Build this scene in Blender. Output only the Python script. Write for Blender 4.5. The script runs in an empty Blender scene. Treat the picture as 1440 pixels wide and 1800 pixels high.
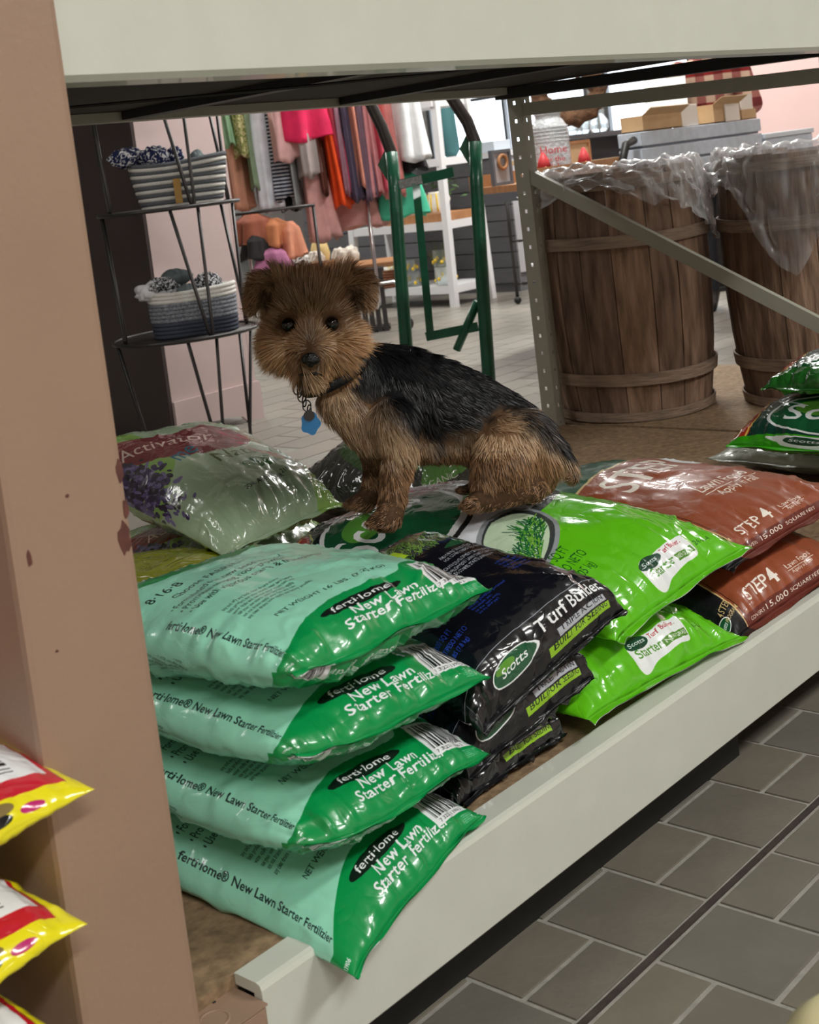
import bpy, bmesh, math, random
import numpy as np
from mathutils import Vector, Matrix, Euler
random.seed(7); RNG = np.random.default_rng(7)
C = bpy.context.scene.collection
SC = bpy.context.scene
PI = math.pi

# ------------------------------------------------------------------ camera
cam_d = bpy.data.cameras.new('camera'); cam = bpy.data.objects.new('camera', cam_d); C.objects.link(cam)
def _axes(y, p, r):
    cy, sy, cp, sp, cr, sr = math.cos(y), math.sin(y), math.cos(p), math.sin(p), math.cos(r), math.sin(r)
    fwd = Vector((cy*cp, sy*cp, -sp)); right = Vector((sy, -cy, 0)); down = fwd.cross(right)
    return cr*right + sr*down, -sr*right + cr*down, fwd
_r, _d, _f = _axes(0.75588974, 0.09574397, 0.12207722)
cam.matrix_world = Matrix(((_r.x, -_d.x, -_f.x, 0), (_r.y, -_d.y, -_f.y, 0), (_r.z, -_d.z, -_f.z, 1.0), (0, 0, 0, 1)))
cam_d.sensor_fit = 'HORIZONTAL'; cam_d.sensor_width = 36.0; cam_d.lens = 2403.66/1440*36
cam_d.shift_x = 43.76/1440; cam_d.shift_y = -367.4/1440
cam_d.clip_start = 0.02; cam_d.clip_end = 200
cam_d.dof.use_dof = True; cam_d.dof.focus_distance = 2.2; cam_d.dof.aperture_fstop = 16
SC.camera = cam

# ------------------------------------------------------------------ world, exposure
SC.view_settings.view_transform = 'Standard'; SC.view_settings.look = 'None'
SC.view_settings.gamma = 1.0; SC.view_settings.use_curve_mapping = False
SC.view_settings.exposure = 0.0
world = bpy.data.worlds.new('world'); SC.world = world; world.use_nodes = True
wn = world.node_tree; wn.nodes.clear()
wo = wn.nodes.new('ShaderNodeOutputWorld'); wb = wn.nodes.new('ShaderNodeBackground')
wb.inputs[0].default_value = (0.82, 0.9, 1.0, 1); wb.inputs[1].default_value = 4.0
wn.links.new(wb.outputs[0], wo.inputs[0])

def area_light(name, loc, aim, sx, sy, power, col=(1, 1, 1), spread=PI):
    d = bpy.data.lights.new(name, 'AREA'); d.shape = 'RECTANGLE'; d.size = sx; d.size_y = sy; d.energy = power; d.color = col; d.spread = spread
    o = bpy.data.objects.new(name, d); C.objects.link(o); o.location = loc
    v = Vector(aim) - Vector(loc); o.rotation_euler = v.to_track_quat('-Z', 'Y').to_euler(); return o
# ceiling luminaires of the aisle in front of the rack, and of the shop floor behind it
LIGHTS = [(-0.6, -1.6, 1.5, 0.30, 92), (2.8, -1.3, 1.5, 0.30, 92), (0.2, 3.9, 1.5, 0.3, 14), (4.6, 3.2, 1.5, 0.3, 66), (7.4, 4.6, 1.5, 0.3, 100), (5.6, 7.4, 1.5, 0.3, 75), (8.8, 1.6, 1.5, 0.3, 70), (10.4, 6.6, 1.5, 0.3, 70)]
for (x, y, sx, sy, pw) in LIGHTS:
    area_light('ceiling_lamp_light', (x, y, 2.98), (x, y, 0), sx, sy, pw, (0.995, 0.995, 0.95))

# ------------------------------------------------------------------ helpers
def s2l(c):
    return tuple((x/12.92 if x <= 0.04045 else ((x+0.055)/1.055)**2.4) for x in c)
def hexc(r, g, b): return s2l((r/255, g/255, b/255))

def pm(name, col, rough=0.5, metal=0.0, noise=None, bump=None, coat=0.0, spec=0.5, trans=0.0, alpha=1.0, emit=None, sub=0.0, col2=None, sheen=0.0, stretch=None, ior=None):
    """principled material; noise=(scale, low, high) brightness variation; bump=(scale, strength)"""
    m = bpy.data.materials.new(name); m.use_nodes = True
    nt = m.node_tree; b = nt.nodes['Principled BSDF']
    b.inputs['Base Color'].default_value = (*col, 1); b.inputs['Roughness'].default_value = rough
    b.inputs['Metallic'].default_value = metal; b.inputs['Coat Weight'].default_value = coat
    b.inputs['Specular IOR Level'].default_value = spec; b.inputs['Transmission Weight'].default_value = trans
    b.inputs['Alpha'].default_value = alpha; b.inputs['Sheen Weight'].default_value = sheen
    if ior: b.inputs['IOR'].default_value = ior
    if emit: b.inputs['Emission Color'].default_value = (*emit[0], 1); b.inputs['Emission Strength'].default_value = emit[1]
    tc = None
    if noise or bump:
        tc = nt.nodes.new('ShaderNodeTexCoord'); mp = nt.nodes.new('ShaderNodeMapping'); nt.links.new(tc.outputs['Object'], mp.inputs[0])
        if stretch: mp.inputs['Scale'].default_value = stretch
    if noise:
        n = nt.nodes.new('ShaderNodeTexNoise'); n.inputs['Scale'].default_value = noise[0]; n.inputs['Detail'].default_value = 6
        nt.links.new(mp.outputs[0], n.inputs[0])
        r = nt.nodes.new('ShaderNodeValToRGB'); lo = noise[1]; hi = noise[2]
        c2 = col2 or col
        r.color_ramp.elements[0].position = 0.3; r.color_ramp.elements[1].position = 0.7
        r.color_ramp.elements[0].color = (*[min(1, x*lo) for x in c2], 1); r.color_ramp.elements[1].color = (*[min(1, x*hi) for x in col], 1)
        nt.links.new(n.outputs[0], r.inputs[0]); nt.links.new(r.outputs[0], b.inputs['Base Color'])
    if bump:
        n2 = nt.nodes.new('ShaderNodeTexNoise'); n2.inputs['Scale'].default_value = bump[0]; n2.inputs['Detail'].default_value = 4
        nt.links.new(mp.outputs[0], n2.inputs[0])
        bp = nt.nodes.new('ShaderNodeBump'); bp.inputs['Strength'].default_value = bump[1]; bp.inputs['Distance'].default_value = 0.01
        nt.links.new(n2.outputs[0], bp.inputs['Height']); nt.links.new(bp.outputs[0], b.inputs['Normal'])
    return m

def tag(o, label=None, cat=None, group=None, kind=None):
    if label: o['label'] = label
    if cat: o['category'] = cat
    if group: o['group'] = group
    if kind: o['kind'] = kind
    return o
def empty(name, loc=(0, 0, 0), rz=0.0):
    o = bpy.data.objects.new(name, None); C.objects.link(o); o.location = loc; o.rotation_euler = (0, 0, rz); o.empty_display_size = 0.05
    return o
def thing(name, label, cat, loc=(0, 0, 0), rz=0.0, group=None):
    return tag(empty(name, loc, rz), label, cat, group)
def mesh_obj(name, verts, faces, m, parent=None, smooth=False, uvs=None, local=False):
    """verts are in world space unless local; the parent is an unscaled Empty or a mesh at the world origin"""
    me = bpy.data.meshes.new(name); me.from_pydata([tuple(v) for v in verts], [], faces)
    if m is not None:
        for mm in (m if isinstance(m, (list, tuple)) else [m]): me.materials.append(mm)
    if smooth: me.polygons.foreach_set('use_smooth', [True]*len(me.polygons))
    o = bpy.data.objects.new(name, me); C.objects.link(o)
    if parent is not None: o.parent = parent
    return o

class MB:
    """collects shapes, then links them as ONE mesh object (coordinates local to the parent)"""
    def __init__(s): s.v = []; s.f = []; s.sm = []; s.mi = []; s.cur = 0
    def add(s, vs, fs, smooth=False):
        k = len(s.v); s.v += [tuple(v) for v in vs]; s.f += [tuple(i+k for i in f) for f in fs]; s.sm += [smooth]*len(fs); s.mi += [s.cur]*len(fs); return s
    def box(s, c, d, rot=None, bev=0.0):
        x, y, z = d[0]/2, d[1]/2, d[2]/2
        if bev > 0:
            bm = bmesh.new(); bmesh.ops.create_cube(bm, size=1.0)
            for v in bm.verts: v.co = Vector((v.co.x*d[0], v.co.y*d[1], v.co.z*d[2]))
            bmesh.ops.bevel(bm, geom=bm.edges[:], offset=bev, segments=2, affect='EDGES', profile=0.6)
            vs = [v.co.copy() for v in bm.verts]; bm.verts.index_update(); fs = [[v.index for v in f.verts] for f in bm.faces]; bm.free()
        else:
            vs = [Vector((i*x, j*y, k*z)) for i in (-1, 1) for j in (-1, 1) for k in (-1, 1)]
            fs = [(0, 1, 3, 2), (4, 6, 7, 5), (0, 4, 5, 1), (2, 3, 7, 6), (0, 2, 6, 4), (1, 5, 7, 3)]
        if rot is not None:
            R_ = rot if isinstance(rot, Matrix) else Euler(rot).to_matrix(); vs = [R_ @ v for v in vs]
        c = Vector(c); return s.add([v + c for v in vs], fs)
    def bb(s, a, b, bev=0.0):
        return s.box([(a[i]+b[i])/2 for i in range(3)], [abs(b[i]-a[i]) for i in range(3)], None, bev)
    def beam(s, p, q, w, h, up=(0, 0, 1)):
        p = Vector(p); q = Vector(q); d = (q-p); L = d.length; d.normalize(); u = Vector(up)
        sdir = d.cross(u); sdir.normalize(); u = sdir.cross(d)
        R_ = Matrix((d, sdir, u)).transposed()
        return s.box((p+q)/2, (L, w, h), R_)
    def tube(s, pts, r, n=10, cap=True, closed=False):
        P_ = [Vector(p) for p in pts]; k = len(P_); rr = r if isinstance(r, (list, tuple)) else [r]*k
        vs = []; fs = []; prev = None
        for i in range(k):
            if closed: t = P_[(i+1) % k] - P_[i-1]
            else: t = P_[min(i+1, k-1)] - P_[max(i-1, 0)]
            t.normalize()
            if prev is None:
                a = Vector((0, 0, 1)) if abs(t.z) < 0.9 else Vector((1, 0, 0)); u = t.cross(a); u.normalize()
            else:
                u = prev - t*prev.dot(t)
                if u.length < 1e-6: u = t.orthogonal()
                u.normalize()
            prev = u; w = t.cross(u)
            vs += [P_[i] + rr[i]*(math.cos(2*PI*j/n)*u + math.sin(2*PI*j/n)*w) for j in range(n)]
        for i in range(k if closed else k-1):
            i2 = (i+1) % k
            for j in range(n): fs.append((i*n+j, i*n+(j+1) % n, i2*n+(j+1) % n, i2*n+j))
        if cap and not closed: fs.append(tuple(range(n-1, -1, -1))); fs.append(tuple((k-1)*n+j for j in range(n)))
        return s.add(vs, fs, True)
    def lathe(s, prof, c=(0, 0, 0), n=28, sy=1.0, cap=True):
        vs = []; fs = []; c = Vector(c)
        for (r, z) in prof: vs += [c + Vector((r*math.cos(2*PI*j/n), sy*r*math.sin(2*PI*j/n), z)) for j in range(n)]
        for i in range(len(prof)-1):
            for j in range(n): fs.append((i*n+j, i*n+(j+1) % n, (i+1)*n+(j+1) % n, (i+1)*n+j))
        if cap:
            fs.append(tuple(range(n-1, -1, -1))); fs.append(tuple((len(prof)-1)*n+j for j in range(n)))
        return s.add(vs, fs, True)
    def sphere(s, c, r, n=14, m=9):
        r = r if isinstance(r, (tuple, list)) else (r, r, r); c = Vector(c); vs = []; fs = []
        for i in range(m+1):
            th = PI*i/m
            for j in range(n): vs.append(c + Vector((r[0]*math.sin(th)*math.cos(2*PI*j/n), r[1]*math.sin(th)*math.sin(2*PI*j/n), r[2]*math.cos(th))))
        for i in range(m):
            for j in range(n): fs.append((i*n+j, (i+1)*n+j, (i+1)*n+(j+1) % n, i*n+(j+1) % n))
        return s.add(vs, fs, True)
    def prism(s, poly, z0, z1, axis='z'):
        n = len(poly)
        def mk(p, z): return (p[0], p[1], z) if axis == 'z' else ((p[0], z, p[1]) if axis == 'y' else (z, p[0], p[1]))
        vs = [mk(p, z0) for p in poly] + [mk(p, z1) for p in poly]
        fs = [tuple(range(n))[::-1], tuple(range(n, 2*n))] + [(i, (i+1) % n, n+(i+1) % n, n+i) for i in range(n)]
        return s.add(vs, fs)
    def build(s, name, m, parent=None, loc=None):
        me = bpy.data.meshes.new(name); me.from_pydata(s.v, [], s.f)
        for mm in (m if isinstance(m, (list, tuple)) else [m]): me.materials.append(mm)
        me.polygons.foreach_set('use_smooth', s.sm); me.polygons.foreach_set('material_index', s.mi)
        bm = bmesh.new(); bm.from_mesh(me); bmesh.ops.remove_doubles(bm, verts=bm.verts, dist=1e-6); bmesh.ops.recalc_face_normals(bm, faces=bm.faces); bm.to_mesh(me); bm.free()
        o = bpy.data.objects.new(name, me); C.objects.link(o)
        if parent is not None: o.parent = parent
        if loc is not None: o.location = loc
        return o
def copy_tree(o, parent=None):
    c = o.copy(); C.objects.link(c)
    if parent is not None: c.parent = parent
    for ch in list(o.children): copy_tree(ch, c)
    return c
def struct(o): o['kind'] = 'structure'; return o

def vnoise(x, y, seed=0):
    """2-D value noise, vectorised, range -1..1"""
    xi = np.floor(x).astype(np.int64); yi = np.floor(y).astype(np.int64); fx = x-xi; fy = y-yi
    fx = fx*fx*(3-2*fx); fy = fy*fy*(3-2*fy)
    def h(a, b):
        n = (a*374761393 + b*668265263 + seed*982451653) & 0x7fffffff
        n = ((n ^ (n >> 13))*1274126177) & 0x7fffffff
        return ((n ^ (n >> 16)) & 0xffff)/32767.5 - 1
    return (h(xi, yi)*(1-fx)*(1-fy) + h(xi+1, yi)*fx*(1-fy) + h(xi, yi+1)*(1-fx)*fy + h(xi+1, yi+1)*fx*fy)
# ------------------------------------------------------------------ the room
DECK = 0.22
M = {}
M['wall'] = pm('wall_paint', hexc(206, 190, 184), 0.8, noise=(3, .95, 1.03))
M['wallfar'] = pm('far_wall_paint', hexc(214, 208, 204), 0.8, noise=(2, .95, 1.03))
M['ceil'] = pm('ceiling_white', hexc(200, 200, 196), 0.9)
M['grout'] = pm('grout', hexc(150, 147, 139), 0.85, noise=(60, .8, 1.1))
M['tile'] = [pm('tile_%d' % i, hexc(*c), 0.42, noise=(9, .88, 1.07), bump=(55, .12)) for i, c in enumerate([(112, 107, 97), (108, 103, 94), (116, 110, 98), (110, 106, 98)])]
M['tilefar'] = [pm('gleam_tile_%d' % i, hexc(*c), 0.35, noise=(5, .93, 1.05), bump=(30, .06)) for i, c in enumerate([(150, 144, 135), (143, 138, 130)])]  # daylight gleam on the far floor put into a lighter tile colour
M['cream'] = pm('cream_enamel', hexc(206, 208, 197), 0.32, noise=(14, .96, 1.02), bump=(120, .03), coat=.25)
M['cream2'] = pm('sage_cream_enamel', hexc(172, 172, 158), 0.4, noise=(20, .93, 1.03), bump=(120, .05))
M['tan'] = pm('tan_enamel', hexc(156, 128, 108), 0.45, noise=(6, .95, 1.03), bump=(160, .06))
M['black'] = pm('black_paint', hexc(22, 21, 20), 0.5, noise=(30, .7, 1.4))
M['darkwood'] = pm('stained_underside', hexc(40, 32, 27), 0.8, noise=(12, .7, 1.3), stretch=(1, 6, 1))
M['osb'] = pm('hardboard', hexc(150, 124, 94), 0.8, noise=(70, .8, 1.1), bump=(160, .2), col2=hexc(126, 102, 76))
M['rust'] = pm('bare_rusty_metal', hexc(92, 52, 44), 0.7, noise=(60, .6, 1.3))
M['joint'] = pm('expansion_joint', hexc(60, 50, 46), 0.8, noise=(40, .6, 1.3))

X0, X1, Y0, Y1, ZC = -2.6, 13.5, -4.2, 14.5, 3.05
# floor slab = grout, with individual quarry tiles proud of it near the camera
fl = MB(); fl.bb((X0, Y0, -0.06), (X1, Y1, -0.0015)); floor = struct(fl.build('floor', M['grout']))
PX, PY, G = 0.1508, 0.158, 0.008
JY = 0.93          # the dark expansion joint runs along X here
tm = {}
def tile_mesh(w, h, mi):
    key = (round(w, 4), round(h, 4), mi)
    if key not in tm:
        b = MB(); b.box((0, 0, -0.0033), (w-G, h-G, 0.008), bev=0.001); o = b.build('tile', M['tile'][mi], floor); tm[key] = o.data; C.objects.unlink(o); bpy.data.objects.remove(o)
    return tm[key]
nt_ = 0
def put_tile(x, y, w, h):
    global nt_
    o = bpy.data.objects.new('tile', tile_mesh(w, h, random.choice((0, 0, 1, 2, 3)))); C.objects.link(o); o.parent = floor
    o.location = (x, y, random.uniform(-.0006, .0006)); o.rotation_euler = (random.uniform(-.002, .002), random.uniform(-.002, .002), 0); nt_ += 1
# near tiles: rows along Y, pitch PX in X, alternately shifted by half
for i in range(-2, 12):
    xc = 1.243 + (i)*PX          # row centre
    odd = i % 2
    # back side of the joint
    y = JY + 0.006
    off = PY/2 if not odd else PY
    first = True
    while y < 1.30:
        h = (off if first else PY); put_tile(xc, y+h/2, PX, h); y += h; first = False
    y = JY - 0.006
    off = (0.083 if not odd else 0.16); first = True
    while y > 0.05:
        h = (off if first else PY); put_tile(xc, y-h/2, PX, h); y -= h; first = False
b = MB(); b.bb((0.2, JY-0.004, -0.004), (4.2, JY+0.004, 0.0022)); b.build('expansion_joint', M['joint'], floor)
# far floor: shop tiles behind the rack, daylight gleam painted in as a paler tone, in long courses, joined
import itertools
for mi in (0, 1):
    fb = MB()
    for i in range(0, 34):
        for j in range(0, 44):
            if (i*7+j*13) % 2 != mi: continue
            x = 3.3 + i*0.305; y = 2.1 + j*0.1525*1.0 - 0
            if x > 12.6 or y > 9.6: continue
            sh = (0.15 if j % 2 else 0)
            fb.bb((x+sh+.003, y+.003, -0.004), (x+sh+.302, y+.1495, 0.0))
    o = fb.build('floor_tiles', M['tilefar'][mi], floor); o['kind'] = 'stuff'
rest = MB(); rest.bb((0.2, 1.31, -0.004), (3.25, 9.6, -.0005)); o = rest.build('plain_floor', M['tilefar'][0], floor)

ceiling = MB(); ceiling.bb((X0, Y0, ZC), (X1, Y1, ZC+.08)); ceiling = struct(ceiling.build('ceiling', M['ceil']))
w = MB(); w.bb((X0-.1, Y0, 0), (X0, Y1, ZC)); struct(w.build('wall_left', M['wall']))
w = MB(); w.bb((X0, Y0-.1, 0), (X1, Y0, ZC)); struct(w.build('wall_front', M['wall']))
# back wall (+Y) plain; right wall (+X) holds the bright shop windows
w = MB(); w.bb((X0, Y1, 0), (X1, Y1+.1, ZC)); struct(w.build('wall_back', M['wallfar']))
WX = X1
spans = [(6.6, 8.9), (9.1, 11.6)]
w = MB(); ys = [Y0] + [v for s_ in spans for v in s_] + [Y1]
for k in range(0, len(ys), 2): w.bb((WX, ys[k], 0), (WX+.12, ys[k+1], ZC))
for (a, c_) in spans: w.bb((WX, a, 0), (WX+.12, c_, .75)); w.bb((WX, a, 2.75), (WX+.12, c_, ZC))
struct(w.build('wall_right', M['wallfar']))
glass = bpy.data.materials.new('window_glass'); glass.use_nodes = True; g = glass.node_tree; g.nodes.clear()
go = g.nodes.new('ShaderNodeOutputMaterial'); gm = g.nodes.new('ShaderNodeMixShader'); gt = g.nodes.new('ShaderNodeBsdfTransparent'); gg = g.nodes.new('ShaderNodeBsdfGlossy'); gg.inputs['Roughness'].default_value = .03
gm.inputs[0].default_value = .08; g.links.new(gt.outputs[0], gm.inputs[1]); g.links.new(gg.outputs[0], gm.inputs[2]); g.links.new(gm.outputs[0], go.inputs[0])
M['frame'] = pm('window_frame_white', hexc(120, 122, 124), 0.5)
for k, (a, c_) in enumerate(spans):
    wf = MB()
    for (p, q) in (((a, .75), (c_, .81)), ((a, 2.69), (c_, 2.75)), ((a, .75), (a+.06, 2.75)), ((c_-.06, .75), (c_, 2.75)), ((a, 1.72), (c_, 1.76)), (((a+c_)/2-.02, .75), ((a+c_)/2+.02, 2.75))):
        wf.bb((WX+.01, p[0], p[1]), (WX+.08, q[0], q[1]))
    f_ = struct(wf.build('window_%d' % (k+1), M['frame'])); gb = MB(); gb.bb((WX+.04, a+.03, .78), (WX+.046, c_-.03, 2.72)); gb.build('pane', glass, f_)
# ceiling luminaires
M['lampglow'] = pm('lamp_diffuser', (1, 1, 1), .5, emit=((1, .97, .93), 4.0)); M['lampcase'] = pm('lamp_case', hexc(225, 225, 222), .5)
for i, (x, y, sx, sy, pw) in enumerate(LIGHTS):
    t = thing('ceiling_lamp', ['ceiling light fitting over the aisle, left one', 'ceiling light fitting over the aisle, right one', 'ceiling light fitting above the pink cabinet', 'ceiling light fitting above the barrels', 'ceiling light fitting above the clothes rack', 'ceiling light fitting above the far end of the shop', 'ceiling light fitting above the pink partition wall', 'ceiling light fitting beside the shop windows'][i], 'ceiling light', (x, y, ZC), 0, 'ceiling light fittings')
    b = MB(); b.bb((-sx/2-.03, -sy/2-.03, -.045), (sx/2+.03, sy/2+.03, -.001)); b.build('housing', M['lampcase'], t)
    b = MB(); b.bb((-sx/2, -sy/2, -.052), (sx/2, sy/2, -.0455)); b.build('diffuser', M['lampglow'], t)

# ------------------------------------------------------------------ the rack
rack = thing('storage_rack', 'cream steel storage rack with tan post, its deck holding the bags and the dog', 'shelf rack', (0.7, 1.022, 0))
def rk(b, name, m, lab=None, kind=None):
    o = b.build(name, m, rack); o.location = (-0.7, -1.022, 0); o['label'] = lab if lab else ''
    if not lab: del o['label']
    if kind: o['kind'] = kind
    return o
YF, YR, XE = 1.022, 2.38, 3.10
def lip_profile(zb, zt, depth=.05):
    r = .007; return [(YF, zb+r), (YF+r, zb), (YF+.014, zb), (YF+.014, zb+.008), (YF+.012, zt-.012), (YF+depth, zt-.012), (YF+depth, zt), (YF+r, zt), (YF+.002, zt-.002), (YF, zt-r)]
b = MB(); b.prism(lip_profile(.100, .224, .040), 0.789, XE+.05, 'x'); rk(b, 'lower_beam', M['cream'], 'cream enamelled front beam of the lower deck')
b = MB(); b.prism([(YF, 1.111+.006), (YF+.006, 1.111), (YF+.05, 1.111), (YF+.05, 1.117), (YF+.008, 1.125), (YF+.008, 1.30), (YF+.05, 1.305), (YF+.05, 1.311), (YF+.006, 1.311), (YF, 1.305)], 0.702, XE+.05, 'x'); rk(b, 'upper_beam', M['cream'], 'cream enamelled front beam of the upper shelf')
# upper shelf deck (dark underside), rails under it
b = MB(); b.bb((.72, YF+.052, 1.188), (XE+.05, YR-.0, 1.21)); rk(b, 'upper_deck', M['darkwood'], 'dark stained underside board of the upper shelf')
b = MB(); b.bb((.72, YR-.045, 1.168), (XE, YR, 1.1875)); rk(b, 'rear_beam', M['cream2'], 'pale rear rail under the upper shelf')
for xx in (1.1, 1.75, 2.4):
    b = MB(); b.bb((xx, YF+.05, 1.170), (xx+.045, YR-.05, 1.1875)); rk(b, 'cross_bar', M['black'])
# dangling diagonal under-cable
b = MB(); b.tube([(.74, YR-.25, 1.166), (1.6, 1.7, 1.158), (2.7, 1.25, 1.166)], .003, 6); rk(b, 'cable', M['black'])
# lower deck boards: separate sheets of hardboard
for (xa, xb) in ((.70, 1.915), (1.919, 3.128)):
    b = MB(); b.bb((xa, YF+.041, DECK-.014), (xb, YR-.0, DECK)); rk(b, 'deck_board', M['osb'])
b = MB(); b.bb((.72, YR, .10), (XE+.03, YR+.02, DECK+.002)); rk(b, 'rear_lower_beam', M['cream2'])
# black kick boards with the black cross foot, set back under the beam
b = MB(); b.bb((.75, 1.103, 0), (1.868, 1.125, .13)); rk(b, 'kick_board', M['black'], 'black painted kick board under the front beam')
b = MB(); b.bb((1.85, 1.125, 0), (1.868, 2.3, .13)); rk(b, 'kick_return', M['black'])
# tan front post (closed steel tube) with chipped corners
b = MB(); b.box((.642, 1.08, 1.15), (.122, .15, 2.3), bev=.007); post = rk(b, 'front_post', M['tan'], 'tan enamelled front corner post with paint chips')
# paint chips on the post: thin irregular rust patches lying on the paint
def chip(pts, axis, at):
    b = MB()
    if axis == 'y': b.prism(pts, at-.0006, at+.0004, 'y')
    else: b.prism(pts, at-.0006, at+.0004, 'x')
    rk(b, 'paint_chip', M['rust'])
YP = 1.005
for (cx, cz, w_, h_, sd) in ((.694, .705, .013, .030, 1), (.700, .73, .006, .018, 2), (.699, .765, .007, .02, 3), (.597, .715, .005, .014, 4), (.642, .757, .0035, .003, 5), (.61, .63, .003, .002, 6)):
    r_ = random.Random(sd)
    chip([(min(.7028, cx + w_*.5*math.cos(t)*r_.uniform(.7, 1.25)), cz + h_*.5*math.sin(t)*r_.uniform(.75, 1.2)) for t in [k*2*PI/12 for k in range(12)]], 'y', YP)
# perforated end uprights with real square holes
def perforated(name, xc, yc, z0, z1, wy, wx, sgn):
    b = MB(); th = .0025; pitch = .0508; hs = .0045
    n = int((z1-z0)/pitch)
    def plate(u0, u1, fn):
        uc = (u0+u1)/2
        for k in range(n):
            za = z0+k*pitch; zb = za+pitch; zc_ = (za+zb)/2
            for (ua, ub, va, vb) in ((u0, uc-hs, za, zb), (uc+hs, u1, za, zb), (uc-hs, uc+hs, za, zc_-hs*1.15), (uc-hs, uc+hs, zc_+hs*1.15, zb)): fn(ua, ub, va, vb)
    plate(yc, yc+wy, lambda a, c_, e, f: b.bb((xc, a, e), (xc+th, c_, f)))
    plate(xc, xc+wx, lambda a, c_, e, f: b.bb((a, yc-th if sgn > 0 else yc, e), (c_, yc if sgn > 0 else yc+th, f)))
    b.bb((xc+wx-th, yc, z0), (xc+wx, yc+.012, z0+n*pitch))
    return rk(b, name, M['cream2'], 'upright of steel angle with a column of square holes')
perforated('rear_upright', XE, 2.312, 0.0, 1.30, .046, .04, 1)
perforated('front_upright', XE, 1.09, 0.0, 2.3, .046, .04, 1)
b = MB(); b.beam((XE+.012, 2.315, 1.122), (XE+.012, 1.10, 1.088), .018, .036); rk(b, 'end_bar', M['cream2'], 'horizontal bar of the end frame')
b = MB(); b.beam((XE+.012, 2.315, .935), (XE+.012, 1.12, .30), .018, .036, (0, 0, 1)); rk(b, 'diagonal_brace', M['cream2'], 'slanting brace of the end frame')
# tan bracket and step at the foot of the corner post
b = MB(); b.bb((.703, 1.016, .06), (.788, 1.122, .206), .003); rk(b, 'corner_bracket', M['tan'], 'tan steel bracket joining post and beam')
b = MB(); b.bb((.703, 1.014, .2065), (.788, 1.10, .2085)); rk(b, 'bracket_flange', M['tan'])
for (hx, hy) in ((.732, 1.080), (.760, 1.062)):
    b = MB(); b.lathe([(.0022, .2086), (.0022, .2089)], (hx, hy, 0), 10); rk(b, 'bolt_hole', M['black'])
b = MB(); b.lathe([(.016, .2086), (.0155, .2094), (.0135, .2094), (.013, .2086)], (.742, 1.040, 0), 20, cap=False); rk(b, 'pressed_ring', M['tan'])

b = MB(); b.beam((XE-.0, YF+.06, 1.150), (XE-.0, YR, 1.172), .05, .030); rk(b, 'end_rail', M['black'])
# the next bay: a low platform for the barrels, on its own steel feet
plat = thing('display_platform', 'low brown platform on which the wooden barrels stand', 'platform', (3.155, 1.1, 0))
def pl_(b, name, m): o = b.build(name, m, plat); o.location = (-3.155, -1.1, 0); return o
for (ya, yb) in ((1.05, 1.74), (1.745, 2.52)):
    b = MB(); b.bb((3.150, ya, DECK-.014), (4.05, yb, DECK)); pl_(b, 'deck_board', M['osb'])
for (xa, ya) in ((3.17, 1.08), (3.97, 1.08), (3.17, 2.44), (3.97, 2.44)):
    b = MB(); b.bb((xa, ya, 0), (xa+.05, ya+.05, DECK-.0145)); pl_(b, 'leg', M['cream2'])
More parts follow.
